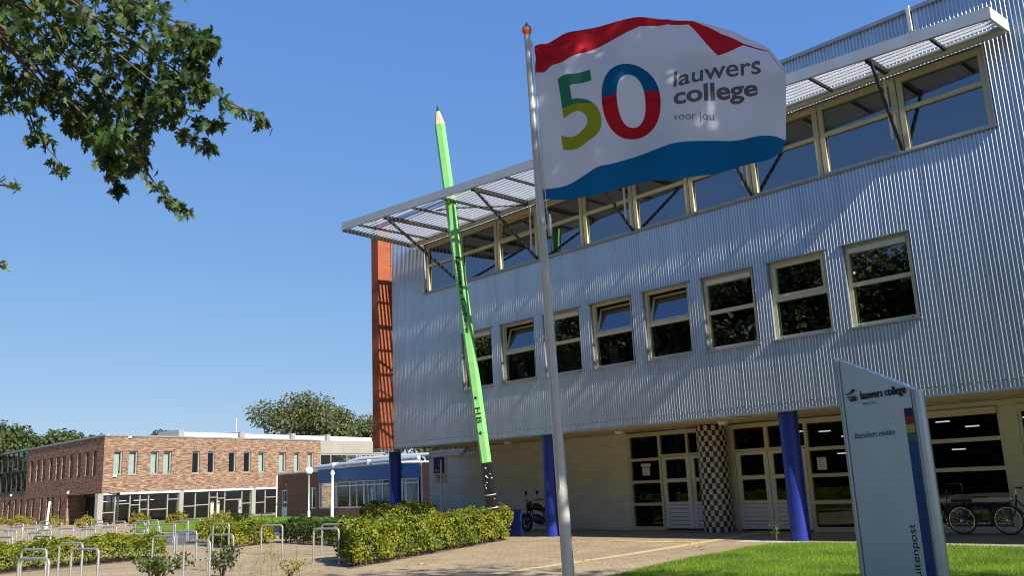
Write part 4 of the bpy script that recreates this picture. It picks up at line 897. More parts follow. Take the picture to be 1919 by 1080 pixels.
for k in range(14): z = random.uniform(.3, 2.3); a = random.uniform(-60, 50); s_ = random.uniform(.008, .022); p = ppt(z, a, PR*.93); mb.box(p.x-s_, p.x+s_, p.y-.02, p.y+.02, p.z-s_, p.z+s_)
kind(mb.build('paint_chip', M['offw'], pen), 'stuff')
mb = MB(); mb.bar(ppt(10.5, 90, .1), (-19.74, 19.7, 10.6), .035); mb.bar(ppt(10.5, 90, .1), (-21.9, 17.6, 10.6), .035); mb.build('tie_rod', M['dark'], pen)

# ================================================================ flagpole and flag
fb_, fax = Vector((-5.91777, 6.24041, 0)), Vector((-.0168, -.01625, 1))
fp = thing('flagpole', 'tall pale metal flagpole with an orange knob on top', 'flagpole', tuple(fb_))
PZ = 6.30
def pp(z): return fb_+fax*z
mb = MB(); mb.tube([pp(z) for z in (-.1, 1.2, 2.5, 4.0, 5.2, PZ)], [.059, .056, .050, .044, .038, .033], 24); mb.build('pole', pmat('pole_paint', (.62, .62, .58), .4, .25, .1, 6, stretch=(1, 1, .2)), fp, True)
mb = MB(); mb.lathe([(.03, -.01), (.036, .0), (.03, .02), (.048, .045), (.053, .07), (.046, .1), (.022, .13), (.004, .165)], tuple(pp(PZ)), 20); mb.build('finial', M['tcopper'], fp, True)
FH, FN = Vector((.84931, .52789, 0)), Vector((.52789, -.84931, 0))
mb = MB(); mb.tube([pp(6.22)+FH*.05, pp(5.3)+FH*.058, pp(4.3)+FH*.065], .005, 6); mb.tube([pp(4.3)-FH*.02+FN*.055, pp(3.0)+FN*.062, pp(1.6)+FN*.065], .004, 6); mb.build('halyard', M['offw'], fp, True)
mb = MB(); mb.lathe([(.008, .03), (.02, .02), (.024, -.05), (.02, -.12), (.024, -.13), (.02, -.2), (.006, -.21)], tuple(pp(4.28)+FH*.085), 12); mb.build('counterweight', M['steel'], fp, True)
mb = MB(); mb.ring(tuple(pp(4.2)), .052, .006, 'z', 20, 6); mb.build('pole_ring', M['steel'], fp, True)
mb = MB(); mb.tube([pp(6.18)+FH*.03, pp(6.23)+FH*.045], .012, 8); mb.build('pulley', M['white'], fp, True)
p = pp(2.28); mb = MB(); mb.hull([p+FH*.045+FN*.02, p+FH*.062+FN*.02, p+FH*.062-FN*.02, p+FH*.045-FN*.02], [p+FH*.045+FN*.02+fax*.22, p+FH*.062+FN*.02+fax*.22, p+FH*.062-FN*.02+fax*.22, p+FH*.045-FN*.02+fax*.22]); mb.build('cleat_cover', M['offw'], fp)
b0 = [(0.036, 4.472), (0.266, 4.448), (0.539, 4.447), (0.809, 4.457), (1.074, 4.456), (1.336, 4.46), (1.599, 4.508), (1.858, 4.555), (2.115, 4.602), (2.292, 4.631), (2.421, 4.722)]
b1 = [(0.032, 4.575), (0.278, 4.595), (0.559, 4.677), (0.833, 4.719), (1.104, 4.76), (1.376, 4.84), (1.641, 4.891), (1.899, 4.903), (2.151, 4.905), (2.347, 4.875), (2.459, 4.82)]
b2 = [(0.064, 5.854), (0.325, 5.889), (0.613, 5.948), (0.902, 6.06), (1.189, 6.183), (1.464, 6.21), (1.674, 6.14), (1.923, 5.789), (2.174, 5.808), (2.403, 5.721), (2.548, 5.513)]
b2u = [(0.07, 6.173), (0.347, 6.173), (0.635, 6.212), (0.92, 6.258), (1.199, 6.284), (1.469, 6.258), (1.726, 6.155), (1.976, 5.937), (2.175, 5.82), (2.404, 5.727), (2.544, 5.525)]
b3 = [(0.07, 6.174), (0.347, 6.174), (0.635, 6.213), (0.92, 6.259), (1.199, 6.285), (1.469, 6.259), (1.727, 6.158), (1.955, 6.001), (2.191, 5.863), (2.406, 5.744), (2.542, 5.548)]
def curve(b, n, smooth=True):
    b = np.array(b); t = np.linspace(0, 10, n+1); out = []
    for k in range(2):
        y = b[:, k]; m = np.gradient(y); i = np.minimum(t.astype(int), 9); f = t-i
        if smooth:
            h00 = 2*f**3-3*f**2+1; h10 = f**3-2*f**2+f; h01 = -2*f**3+3*f**2; h11 = f**3-f**2
            out.append(h00*y[i]+h10*m[i]+h01*y[i+1]+h11*m[i+1])
        else: out.append(y[i]*(1-f)+y[i+1]*f)
    return np.stack(out, 1)
def sm(a, b, x): t = min(1, max(0, (x-a)/(b-a))); return t*t*(3-2*t)
def disp(s, z):
    a = sm(0, .5, s)
    d = .13*a*math.sin(2.6*s+.9*z-5.2)                              # long billow
    d += .055*a*math.sin(6.2*s-3.4*(z-4.4)+.6)*sm(0.2, 1.2, s)        # oblique ripples
    d += .034*math.sin(3.1*s+7.3*(z-5)+1.2*math.sin(2.2*s))*sm(.3, .9, s)
    d += .016*math.sin(15*s+5*(z-5)*1.3)*sm(.9, 2.2, s)*sm(5.7, 4.6, z)
    rr = math.hypot(s-.05, z-6.2); an_ = math.atan2(6.25-z, s+.02)
    d += .030*math.sin(an_*15)*sm(1.1, .15, rr)*sm(0, .2, rr)        # folds fanning from the top hoist corner
    d += .055*math.exp(-((s-.42-.25*(5.6-z))/.10)**2)*sm(6.1, 5.6, z)*sm(4.4, 4.8, z)   # fold down beside the hoist
    cz = 6.28-max(0, s-1.3)*.47-.03                                   # top edge curls to the viewer at the fly
    d += .16*sm(cz-.16, cz+.06, z)*sm(1.35, 1.75, s)
    d -= .10*sm(2.1, 2.55, s)
    return d
def FP(s, z, off=0.): return pp(z)+FH*s+FN*(disp(s, z)+off)
NU = 130
cs = [curve(b, NU, i not in (2, 3)) for i, b in enumerate((b0, b1, b2, b2u, b3))]
ns = [9, 52, 14, 8]; mts = [1, 0, 2, 0]
V = []; F = []; MI = []
for bi in range(4):
    lo, hi = cs[bi], cs[bi+1]; k0 = len(V)
    for j in range(ns[bi]+1):
        f = j/ns[bi]
        for i in range(NU+1): q = lo[i]*(1-f)+hi[i]*f; V.append(tuple(FP(q[0], q[1])))
    for j in range(ns[bi]):
        for i in range(NU): F.append((k0+j*(NU+1)+i, k0+j*(NU+1)+i+1, k0+(j+1)*(NU+1)+i+1, k0+(j+1)*(NU+1)+i)); MI.append(mts[bi])
me = bpy.data.meshes.new('cloth'); me.from_pydata(V, [], F)
for m_ in (M['fw'], M['fb'], M['fr']): me.materials.append(m_)
me.polygons.foreach_set('material_index', MI)
bm = bmesh.new(); bm.from_mesh(me); bmesh.ops.remove_doubles(bm, verts=bm.verts, dist=.0008); bm.to_mesh(me); bm.free()
me.polygons.foreach_set('use_smooth', [True]*len(me.polygons))
flag = thing('flag', 'white flag with red and blue edges and a coloured 50 flying from the pole', 'flag', tuple(pp(5.3)))
link('cloth', me, flag)
def quadmap(c):
    (a, b, c_, d) = [np.array(x) for x in c]
    def fn(u, v, w): q = (a*(1-u)+b*u)*(1-v)+(d*(1-u)+c_*u)*v; return FP(q[0], q[1], .006)
    return fn
text('5', quadmap([(.288, 4.921), (.735, 4.96), (.69, 5.735), (.25, 5.71)]), [M['fg'], M['fy']], 'number_five', flag, off=.015, cuts=(8, 16), split=(.62, .10))
text('0', quadmap([(.735, 4.955), (1.30, 4.955), (1.33, 5.76), (.755, 5.76)]), [M['fb'], M['fr']], 'number_zero', flag, off=.012, cuts=(10, 16), split=(.55, -.10))
text('lauwers', quadmap([(1.453, 5.485), (2.317, 5.559), (2.331, 5.745), (1.476, 5.697)]), M['ftx'], 'lettering', flag, off=.012, cuts=(20, 4))
text('college', quadmap([(1.435, 5.225), (2.254, 5.265), (2.272, 5.495), (1.45, 5.465)]), M['ftx'], 'lettering', flag, off=.028, cuts=(20, 4))
text('voor jou', quadmap([(1.415, 5.095), (1.809, 5.085), (1.813, 5.186), (1.423, 5.192)]), M['ftx'], 'lettering', flag, off=-.008, cuts=(10, 3))

# ================================================================ entrance totem
tL = Vector((-4.67690, 9.51245, 0)); tv = Vector((.966295, -.257437, 0)); tn = Vector((-.257437, -.966295, 0))
def TP(s, z, d=0.): return tL+tv*s+tn*d+Vector((0, 0, z))
tot = thing('entrance_totem', 'tall grey slanted totem sign reading lauwers college on the lawn', 'sign', tuple(TP(.4, 0)))
def slab(s0, s1, z0, zt0, zt1, d0, d1, mat, name, bev=0):
    mb = MB(); mb.hull([TP(s0, z0, d0), TP(s1, z0, d0), TP(s1, z0, d1), TP(s0, z0, d1)], [TP(s0, zt0, d0), TP(s1, zt1, d0), TP(s1, zt1, d1), TP(s0, zt0, d1)])
    o = mb.build(name, mat, tot)
    if bev: b = o.modifiers.new('bevel', 'BEVEL'); b.width = bev; b.segments = 2
    return o
ztop = lambda s: 2.858-(s)*.467
slab(0.008, .866, -.1, ztop(.008), ztop(.866), -.12, .0, M['totem'], 'panel')
for s0, s1, e in ((-.066, .002, 0), (.872, .952, 0)):
    mb = MB(); n = 10; c = (s0+s1)/2; r = (s1-s0)/2; bot = []; top = []
    for k in range(2*n): a = 2*math.pi*k/(2*n); s_, d_ = c+r*math.cos(a), -.06+.085*math.sin(a); bot.append(TP(s_, -.1, d_)); top.append(TP(s_, ztop(s_)-.0, d_))
    mb.hull(bot, top); mb.build('edge_post', M['totedge'], tot, True)
for z0, z1, mt in ((2.163, 2.245, 'navy'), (2.08, 2.162, 'red'), (1.997, 2.079, 'yel'), (1.914, 1.996, 'grn'), (-.05, 1.913, 'blu')): slab(.765, .866, z0, z1, z1, .0005, .004, M[mt], 'colour_band')
text('lauwers college', lambda u, v, w: TP(.243+.58*u, 2.365+.115*v+.01*u, .012+w*.0), M['ink'], 'lettering', tot, off=.01)
text('lauwers college', lambda u, v, w: TP(.246+.58*u, 2.362+.115*v+.01*u, .004), M['tgrey'], 'letter_shadow', tot, off=.01)  # grey offset copy painted as the cast shadow of the raised letters
text('voor jou', lambda u, v, w: TP(.246+.18*u, 2.318+.047*v, .004), M['tgrey'], 'lettering', tot)
text('Bezoekers melden', lambda u, v, w: TP(.098+.523*u, 1.975+.065*v+.012*u, .004), M['ink'], 'lettering', tot)
text('Buitenpost', lambda u, v, w: TP(.735-.11*v, .48+.60*u, .004), M['ink'], 'lettering', tot)
# bird-like logo of curved strokes
def stroke(pts, ws, mat):
    mb = MB(); P = [Vector((p[0], p[1])) for p in pts]; L_ = []; R_ = []
    for i, p in enumerate(P):
        d = (P[min(i+1, len(P)-1)]-P[max(i-1, 0)]).normalized(); n = Vector((-d.y, d.x)); L_.append(p+n*ws[i]/2); R_.append(p-n*ws[i]/2)
    vs = [TP(.04+.15*q.x, 2.374+.142*q.y, .012) for q in L_]+[TP(.04+.15*q.x, 2.374+.142*q.y, .012) for q in R_]; k = len(P)
    mb.add(vs, [(i, i+1, k+i+1, k+i) for i in range(k-1)]); mb.build('logo_stroke', mat, tot, fix=False)
stroke([(.0, .62), (.2, .66), (.45, .68), (.6, .75)], [.02, .1, .16, .16], M['grn']); stroke([(.45, .68), (.62, .78), (.75, .92), (.95, .88)], [.02, .2, .24, .02], M['navy']); stroke([(.55, .85), (.75, .98), (.95, .9)], [.02, .1, .02], M['red'])
stroke([(.1, .5), (.3, .36), (.6, .38), (.75, .3)], [.02, .14, .2, .16], M['grn']); stroke([(.25, .22), (.5, .12), (.75, .22), (.88, .38)], [.02, .2, .26, .1], M['navy']); stroke([(.72, .08), (.85, .18), (.98, .1)], [.05, .22, .02], M['red']); stroke([(.75, .5), (.9, .4), (1., .1)], [.02, .12, .06], M['red'])

# ================================================================ bicycles
def bicycle(name, label, front_rack=False, bag=False):
    b = thing(name, label, 'bicycle', (0, 0, 0), 'bicycles against the entrance wall')
    Rw = .335
    for cx in (-.53, .56):
        mb = MB(); mb.ring((cx, 0, Rw), Rw-.018, .019, 'y', 40, 8); ty = mb.build('wheel', M['rubber'], b, True)
        mb = MB(); mb.ring((cx, 0, Rw), Rw-.047, .012, 'y', 40, 6); mb.build('rim', M['chrome'], ty, True)
        mb = MB()
        for k in range(22):
            a = 2*math.pi*k/22; a2 = a+(.25 if k % 2 else -.25); mb.tube([(cx+.03*math.cos(a2), .03*(-1)**k, Rw+.03*math.sin(a2)), (cx+(Rw-.05)*math.cos(a), 0, Rw+(Rw-.05)*math.sin(a))], .0022, 4, cap=False)
        mb.tube([(cx, -.055, Rw), (cx, .055, Rw)], .03 if cx < 0 else .024, 12); mb.build('spokes', M['chrome'], ty, fix=False)
        mb = MB(); n = 16; a0, a1 = (10, 175) if cx < 0 else (20, 150)
        vs = []
        for k in range(n+1):
            a = R(a0+(a1-a0)*k/n)
            for y_ in (-.028, 0, .028): rr = Rw+.022+(0 if y_ else .012); vs.append((cx+rr*math.cos(a), y_, Rw+rr*math.sin(a)))
        mb.add(vs, [(k*3+j, k*3+j+1, k*3+j+4, k*3+j+3) for k in range(n) for j in range(2)]); mb.build('mudguard', M['black'], b, True, fix=False)
    mb = MB(); t = .016
    bb = (-.08, 0, .29); st = (-.22, 0, .72); hd0 = (.36, 0, .60); hd1 = (.31, 0, .90)
    mb.tube([bb, (-.20, 0, .66), (-.24, 0, .80)], t, 8); mb.tube([bb, (.1, 0, .36), (.28, 0, .52), hd0], t*1.15, 8); mb.tube([(-.17, 0, .55), (.05, 0, .56), (.24, 0, .68), (.325, 0, .80)], t, 8); mb.tube([hd0, hd1], t*1.3, 8)
    for y_ in (-.05, .05):
        mb.tube([(bb[0], y_*.6, bb[2]), (-.53, y_, Rw)], .009, 6); mb.tube([(-.18, y_*.5, .62), (-.53, y_, Rw)], .008, 6); mb.tube([(.365, y_*.8, .58), (.42, y_, .46), (.56, y_, Rw)], .011, 6)
    mb.build('frame', M['black'], b, True)
    mb = MB(); mb.tube([hd1, (.29, 0, 1.02)], .013, 8); mb.tube([(.12, -.29, 1.06), (.22, -.27, 1.08), (.29, -.12, 1.06), (.30, 0, 1.03), (.29, .12, 1.06), (.22, .27, 1.08), (.12, .29, 1.06)], .011, 8); hb = mb.build('handlebar', M['chrome'], b, True)
    for s_ in (-1, 1): mb = MB(); mb.tube([(.19, s_*.278, 1.075), (.07, s_*.295, 1.05)], .017, 8); mb.build('grip', M['rubber'], hb, True)
    mb = MB(); mb.tube([(.27, .2, 1.06), (.4, .1, 1.0), (.4, .02, .85), (.36, 0, .75)], .004, 5); mb.tube([(.27, -.2, 1.06), (.42, -.08, .98), (.40, 0, .8)], .004, 5); mb.build('cable', M['rubber'], hb, True)
    mb = MB(); mb.lathe([(.01, -.05), (.04, -.03), (.05, 0), (.05, .02), (.02, .03)], (.43, 0, .80), 12); mb.tube([(.33, 0, .80), (.43, 0, .80)], .008, 6); mb.build('headlight', M['chrome'], b, True)
    mb = MB(); mb.tube([(-.24, 0, .78), (-.25, 0, .90)], .012, 8)
    mb.hull([(-.40, -.09, .92), (-.40, .09, .92), (-.24, .06, .91), (-.12, .018, .91), (-.12, -.018, .91), (-.24, -.06, .91)], [(-.42, -.10, .98), (-.42, .10, .98), (-.24, .07, .96), (-.10, .022, .95), (-.10, -.022, .95), (-.24, -.07, .96)]); mb.build('saddle', M['rubber'], b, True)
    mb = MB()
    for y_ in (-.06, .06): mb.tube([(-.2, y_, .72), (-.82, y_, .735)], .007, 6); mb.tube([(-.74, y_, .735), (-.53, y_*1.1, Rw)], .006, 6)
    for x_ in (-.3, -.5, -.7, -.82): mb.tube([(x_, -.06, .73), (x_, .06, .73)], .006, 6)
    mb.build('carrier', M['black'], b, True)
    if bag:
        mb = MB(); mb.box(-.80, -.36, -.10, .10, .755, .835); o = mb.build('carrier_bag', M['black'], b); q = o.modifiers.new('bevel', 'BEVEL'); q.width = .03; q.segments = 3
    mb = MB(); mb.ring((-.08, -.05, .29), .09, .012, 'y', 24, 6); mb.tube([(-.08, -.06, .29), (-.16, -.1, .16)], .011, 6); mb.tube([(-.08, .06, .29), (0, .1, .42)], .011, 6); mb.box(-.22, -.12, -.15, -.08, .14, .165); mb.box(-.06, .05, .08, .15, .41, .435); mb.build('crank', M['chrome'], b, True)
    mb = MB(); mb.box(-.40, -.05, -.075, -.045, .27, .36); q = mb.build('chain_guard', M['black'], b).modifiers.new('bevel', 'BEVEL'); q.width = .02; q.segments = 2
    mb = MB(); mb.tube([(-.1, .04, .27), (-.2, .14, .02), (-.14, .17, .005)], .009, 6); mb.build('kickstand', M['steel'], b, True)
    mb = MB(); mb.box(-.90, -.86, -.035, .035, .60, .66); mb.build('rear_light', M['red'], b)
    return b
k1 = bicycle('parked_bicycle', 'black city bicycle with a carrier bag half hidden behind the totem', bag=True); k1.location = (-9.15, 22.8, 0); k1.rotation_euler = (0, 0, R(180))
k2 = bicycle('parked_bicycle', 'black city bicycle with chrome handlebar at the photo edge'); k2.location = (-7.03, 22.8, 0); k2.rotation_euler = (0, 0, R(180))
# ================================================================ motorcycle
mo = thing('parked_motorcycle', 'small dark motorcycle parked under the overhang behind the blue column', 'motorcycle', (0, 0, 0))
for cx in (-.64, .66):
    mb = MB(); mb.ring((cx, 0, .30), .245, .055, 'y', 36, 10); wh = mb.build('wheel', M['rubber'], mo, True)
    mb = MB()
    for k in range(10): a = 2*math.pi*k/10; mb.bar((cx+.05*math.cos(a), 0, .30+.05*math.sin(a)), (cx+.2*math.cos(a), 0, .30+.2*math.sin(a)), .022)
    mb.ring((cx, 0, .30), .20, .014, 'y', 28, 6); mb.tube([(cx, -.06, .3), (cx, .06, .3)], .05, 12); mb.build('rim', M['dark'], wh)
mb = MB(); mb.ring((.66, -.05, .30), .12, .012, 'y', 24, 5); mb.build('brake_disc', M['steel'], mo)
mb = MB()
for y_ in (-.075, .075): mb.tube([(.66, y_, .30), (.47, y_, .78), (.42, y_, .93)], .024, 8)
mb.build('fork', M['dark'], mo, True)
mb = MB(); mb.tube([(.42, 0, .95), (.38, 0, 1.02)], .03, 8); mb.tube([(.27, -.36, 1.06), (.36, -.22, 1.07), (.40, 0, 1.0), (.36, .22, 1.07), (.27, .36, 1.06)], .013, 8); mb.tube([(.30, -.34, 1.06), (.18, -.37, 1.05)], .019, 8); mb.tube([(.30, .34, 1.06), (.18, .37, 1.05)], .019, 8); mb.build('handlebar', M['black'], mo, True)
for s_ in (-1, 1):
    mb = MB(); mb.tube([(.33, s_*.27, 1.07), (.34, s_*.30, 1.26)], .008, 6); mb.hull([(.33, s_*.27-.05, 1.25), (.35, s_*.27-.05, 1.25), (.35, s_*.27+.06, 1.25), (.33, s_*.27+.06, 1.25)], [(.33, s_*.27-.045, 1.38), (.35, s_*.27-.045, 1.38), (.35, s_*.27+.05, 1.38), (.33, s_*.27+.05, 1.38)]); mb.build('mirror', M['black'], mo)
mb = MB(); mb.T = lambda x, y, z: (.52+z, y, .90+x); mb.lathe([(.05, -.1), (.095, -.04), (.1, .02), (.085, .05), (.02, .07)], (0, 0, 0), 16); mb.T = None; mb.build('headlight', M['black'], mo, True)
mb = MB(); mb.hull([(.5, -.08, .68), (.56, -.06, .68), (.56, .06, .68), (.5, .08, .68)], [(.42, -.12, .84), (.60, -.06, .82), (.60, .06, .82), (.42, .12, .84)]); mb.build('front_cowl', M['black'], mo)
def loft(secs, mat, name):
    mb = MB(); n = 14; vs = []
    for x, zc, hy, hz in secs:
        for k in range(n): a = 2*math.pi*k/n; vs.append((x, hy*math.cos(a), zc+hz*math.sin(a)))
    fs = [(i*n+k, i*n+(k+1) % n, (i+1)*n+(k+1) % n, (i+1)*n+k) for i in range(len(secs)-1) for k in range(n)]+[tuple(range(n)), tuple(range((len(secs)-1)*n, len(secs)*n))]
    mb.add(vs, fs); return mb.build(name, mat, mo, True)
loft([(.38, .80, .05, .05), (.30, .83, .13, .10), (.12, .84, .16, .13), (-.05, .80, .13, .10), (-.14, .76, .08, .06)], M['black'], 'fuel_tank')
loft([(-.08, .76, .07, .04), (-.2, .75, .12, .05), (-.42, .78, .13, .05), (-.62, .83, .12, .05), (-.82, .86, .07, .03)], M['rubber'], 'seat')
loft([(-.5, .70, .06, .05), (-.7, .76, .09, .06), (-.9, .82, .04, .03)], M['black'], 'tail')
loft([(.30, .50, .06, .06), (.22, .45, .13, .15), (.0, .40, .15, .17), (-.16, .38, .12, .12), (-.22, .38, .05, .05)], M['dark'], 'engine')
mb = MB(); mb.tube([(.38, 0, .85), (.30, 0, .55), (.1, 0, .26), (-.2, 0, .30), (-.22, 0, .70)], .026, 8); mb.tube([(.36, 0, .82), (-.15, 0, .66), (-.75, 0, .76)], .024, 8)
for y_ in (-.08, .08): mb.tube([(-.2, y_, .34), (-.64, y_, .30)], .02, 8)
mb.build('frame', M['dark'], mo, True)
mb = MB(); mb.tube([(.24, -.1, .44), (.28, -.13, .26), (0, -.15, .2), (-.3, -.15, .24), (-.72, -.17, .38)], [.022, .022, .025, .045, .045], 10); mb.build('exhaust', M['steel'], mo, True)
mb = MB(); vs = []
for k in range(13):
    a = R(20+130*k/12)
    for y_ in (-.07, 0, .07): rr = .335-(.02 if y_ else 0); vs.append((.66+rr*math.cos(a), y_, .30+rr*math.sin(a)))
mb.add(vs, [(k*3+j, k*3+j+1, k*3+j+4, k*3+j+3) for k in range(12) for j in range(2)]); mb.build('mudguard', M['black'], mo, True, fix=False)
mb = MB(); mb.tube([(-.05, .1, .25), (-.1, .26, .02), (-.06, .3, .01)], .012, 6); mb.build('kickstand', M['dark'], mo, True)
mo.location = (-22.27, 22.1, 0); mo.rotation_euler = (0, 0, R(180))

# ================================================================ trees
tree('maple_tree', 'dense dark tree rising at the far left behind the brick building', -117, 29, 11.2, (6, 6, 4.2), 9000, M['ltree'], .42, .35, clumps=30)
tree('maple_tree', 'lower tree between the glazed corner and the dark left tree', -115, 35.5, 9.9, (6.5, 5.5, 3.4), 8000, M['ltree'], .42, .3, clumps=30)
tree('maple_tree', 'bushy tree at the left frame edge beside the glazed corner', -105, 23.5, 9.8, (5, 4, 4.2), 7000, M['ltree'], .36, .3)
tree('willow_tree', 'tall pale green tree above the white roof edges', -92, 53.0, 12.5, (6.6, 6.5, 4.6), 8500, M['ltree2'], .36, .3, clumps=17)
tree('willow_tree', 'wide pale tree right of the tall one behind the roof', -90.5, 58.5, 11.4, (6.0, 6.5, 3.6), 7500, M['ltree2'], .36, .3, clumps=17)
tree('willow_tree', 'low rounded pale tree sloping down behind the roof', -87.5, 63, 10.0, (4.5, 5, 2.8), 5000, M['ltree2'], .36, .25)
tree('oak_tree', 'dark tree beside the orange brick fin', -86, 68.5, 10.8, (3.4, 3.4, 3.0), 4500, M['ltree'], .36, .25)
tree('oak_tree', 'small dark treetop peeping over the roof left of the white roof edge', -108, 45.0, 10.2, (3, 3, 2.4), 2200, M['ltree'], .4, .25)
for k, (x, y, h) in enumerate(((-140, 5, 9), (-150, 40, 9), (-130, -20, 9), (-125, 75, 9), (-100, 85, 8.5))):
    tree('oak_tree', 'far tree in the green belt on the horizon', x, y, h, (9, 9, 4), 3500, M['ltree'], .8, .4, group='far trees on the horizon')
# trees to the right of the viewer that shade flag, totem and forecourt
tree('lime_tree', 'shade tree standing to the right of the viewer', 4.6, 7.4, 14.5, (5.6, 5.0, 5.2), 10500, M['ltree'], .26, .3, clumps=42, group='trees round the viewer')
tree('lime_tree', 'shade tree behind the totem side of the lawn, out of frame', 9.0, 11.0, 11, (3.6, 2.4, 4.2), 7000, M['ltree'], .26, .28, clumps=30, group='trees round the viewer')
tree('lime_tree', 'low unseen tree added right of the viewer to shade the totem', 6.5, 8.9, 9.6, (3.2, 2.4, 3.5), 7000, M['ltree'], .24, .2, clumps=34, group='trees round the viewer')  # added to close a sunny gap on the totem
for k, (x, y, h) in enumerate(((-17, -7, 14.5), (-24, -5, 15.5), (-31, -6, 15), (-38, -5, 15.5), (-46, -6, 15), (-54, -7, 14.5), (-9, -11, 15), (0, -12, 16), (9, -12, 16), (18, -8, 16), (25, 0, 14), (27, 8, 13))):  # those right of the viewer are added to darken the cladding's reflections
    tree('lime_tree', 'unseen street tree round the viewer mirrored in windows and cladding', x, y, h, (5.2, 4.4, 6.0), 9000, M['ltree2'], .42, .3, clumps=36, group='street trees behind the viewer')
hedge('unseen_hedge', 'unseen tall hedge added behind the viewer to darken the ground floor glass', [(-60, -12), (12, -12), (12, -13.5), (-60, -13.5)], 5.2, 30000, M['lhedge2'], .4, stems=False, wob=.3)  # added out of view so the ground floor reflections turn dark
# ---- maple whose branches hang into the picture
MAPLE_CLUMPS = [(-5.85, 1.04, 4.52, 0.32), (-5.93, 1.02, 4.99, 0.33), (-5.21, 1.16, 4.66, 0.3), (-5.43, 1.54, 4.92, 0.32), (-5.87, 2.05, 5.3, 0.3), (-6.28, 1.36, 4.94, 0.26), (-5.0, 1.29, 4.35, 0.23), (-5.05, 1.53, 4.47, 0.23), (-4.72, 1.68, 4.36, 0.19), (-5.26, 2.09, 4.63, 0.16), (-4.64, 1.98, 4.21, 0.13), (-5.22, 2.27, 4.64, 0.1), (-5.98, 1.4, 4.51, 0.24), (-5.31, 1.47, 4.28, 0.22), (-5.83, 1.91, 4.63, 0.25), (-5.62, 2.1, 4.57, 0.22), (-4.72, 1.93, 4.07, 0.14), (-5.92, 1.33, 4.26, 0.17), (-5.39, 1.39, 4.07, 0.15), (-5.6, 1.67, 4.15, 0.15), (-5.34, 1.76, 4.06, 0.18), (-5.9, 2.14, 4.41, 0.17), (-5.43, 2.14, 4.26, 0.12), (-5.22, 1.64, 3.83, 0.11), (-5.79, 1.99, 4.07, 0.13), (-6.1, 2.2, 4.31, 0.13), (-5.48, 1.58, 3.96, 0.08), (-5.0, 2.15, 4.18, 0.08), (-5.61, 1.87, 3.84, 0.09), (-6.44, 2.28, 4.19, 0.09)]
MAPLE_TWIGS = [[(-5.26, 2.14, 4.38), (-5.24, 2.3, 4.29), (-5.2, 2.48, 4.21), (-5.14, 2.68, 4.12)], [(-5.44, 2.15, 4.26), (-5.44, 2.26, 4.16), (-5.41, 2.38, 4.12), (-5.37, 2.46, 4.14)], [(-5.58, 2.09, 4.26), (-5.59, 2.23, 4.13), (-5.57, 2.36, 4.05), (-5.53, 2.47, 4.02)], [(-5.81, 2.01, 4.07), (-5.83, 2.09, 3.94), (-5.84, 2.2, 3.81), (-5.84, 2.31, 3.7), (-5.81, 2.43, 3.63)], [(-5.95, 1.74, 4.2), (-5.98, 1.84, 4.06), (-5.99, 1.96, 3.94), (-5.97, 2.08, 3.89)], [(-6.07, 1.45, 4.35), (-6.13, 1.49, 4.19), (-6.17, 1.55, 4.07), (-6.18, 1.71, 3.92)], [(-6.11, 1.97, 4.18), (-6.16, 1.99, 4.04), (-6.2, 2.04, 3.9), (-6.2, 2.11, 3.83)], [(-6.08, 2.19, 4.35), (-6.12, 2.25, 4.21), (-6.17, 2.26, 4.06)], [(-6.25, 1.86, 4.48), (-6.27, 2.0, 4.32), (-6.31, 2.08, 4.17), (-6.31, 2.2, 4.05)]]
YT = [[(-7.0, 1.33, 3.99), (-6.98, 1.5, 3.95), (-6.96, 1.59, 3.95), (-6.95, 1.65, 3.96)], [(-7.14, 1.44, 3.44), (-7.13, 1.56, 3.39), (-7.12, 1.64, 3.37)]]
mt_ = thing('silver_maple', 'maple branches with deeply cut leaves hanging into the sky at top left', 'tree', (-7.2, -.6, 0))
hub = Vector((-6.6, .1, 5.6))
mb = MB(); mb.tube([(-7.2, -.6, -.2), (-7.1, -.5, 2.5), (-6.9, -.2, 4.5), tuple(hub), (-6.5, .2, 8), (-6.4, .3, 11)], [.32, .26, .2, .16, .1, .04], 12); mb.build('trunk', M['bark'], mt_, True, fix=False)
mb = MB(); starts = []
for x, y, z, r in MAPLE_CLUMPS:
    c = Vector((x, y, z)); m1 = hub.lerp(c, .5)+Vector((random.uniform(-.1, .1), random.uniform(-.1, .1), .22)); mb.tube([hub, m1, c.lerp(m1, .3), c, c+(c-m1).normalized()*r*.5+Vector((0, 0, -r*.5))], [.022, .012, .008, .005, .002], 6)
for tw in MAPLE_TWIGS:
    c = Vector(tw[0]); near = min(MAPLE_CLUMPS, key=lambda q: (Vector(q[:3])-c).length); mb.tube([near[:3]]+tw, [.008]+[.006]*(len(tw)-1)+[.002], 5)
for tw in YT: mb.tube([(-7.3, .6, 4.2)]+tw, [.012]+[.006]*(len(tw)-1)+[.002], 5)
mb.build('branches', M['twig'], mt_, True, fix=False)
half = [(0, 0), (.06, -.02), (.05, .12), (.30, .02), (.24, .14), (.52, .22), (.34, .28), (.40, .42), (.18, .36), (.14, .44), (.30, .62), (.44, .60), (.36, .70), (.42, .86), (.22, .78), (.10, .66), (.12, .86), (.20, .92), (.09, 1.02), (0, 1.3)]
half = [(x*(.86 if i in (3, 5, 7, 11, 13, 17) else .68), y*.84) for i, (x, y) in enumerate(half)]
out = half+[(-x, y) for x, y in half[1:-1][::-1]]
def leafverts(base, d, n, s):
    d = d.normalized(); n = (n-d*n.dot(d)).normalized(); b = n.cross(d); return [base+(b*x+d*y+n*(-.25*abs(x)-.18*y*y))*s for x, y in out]
ctr = (0, .42)
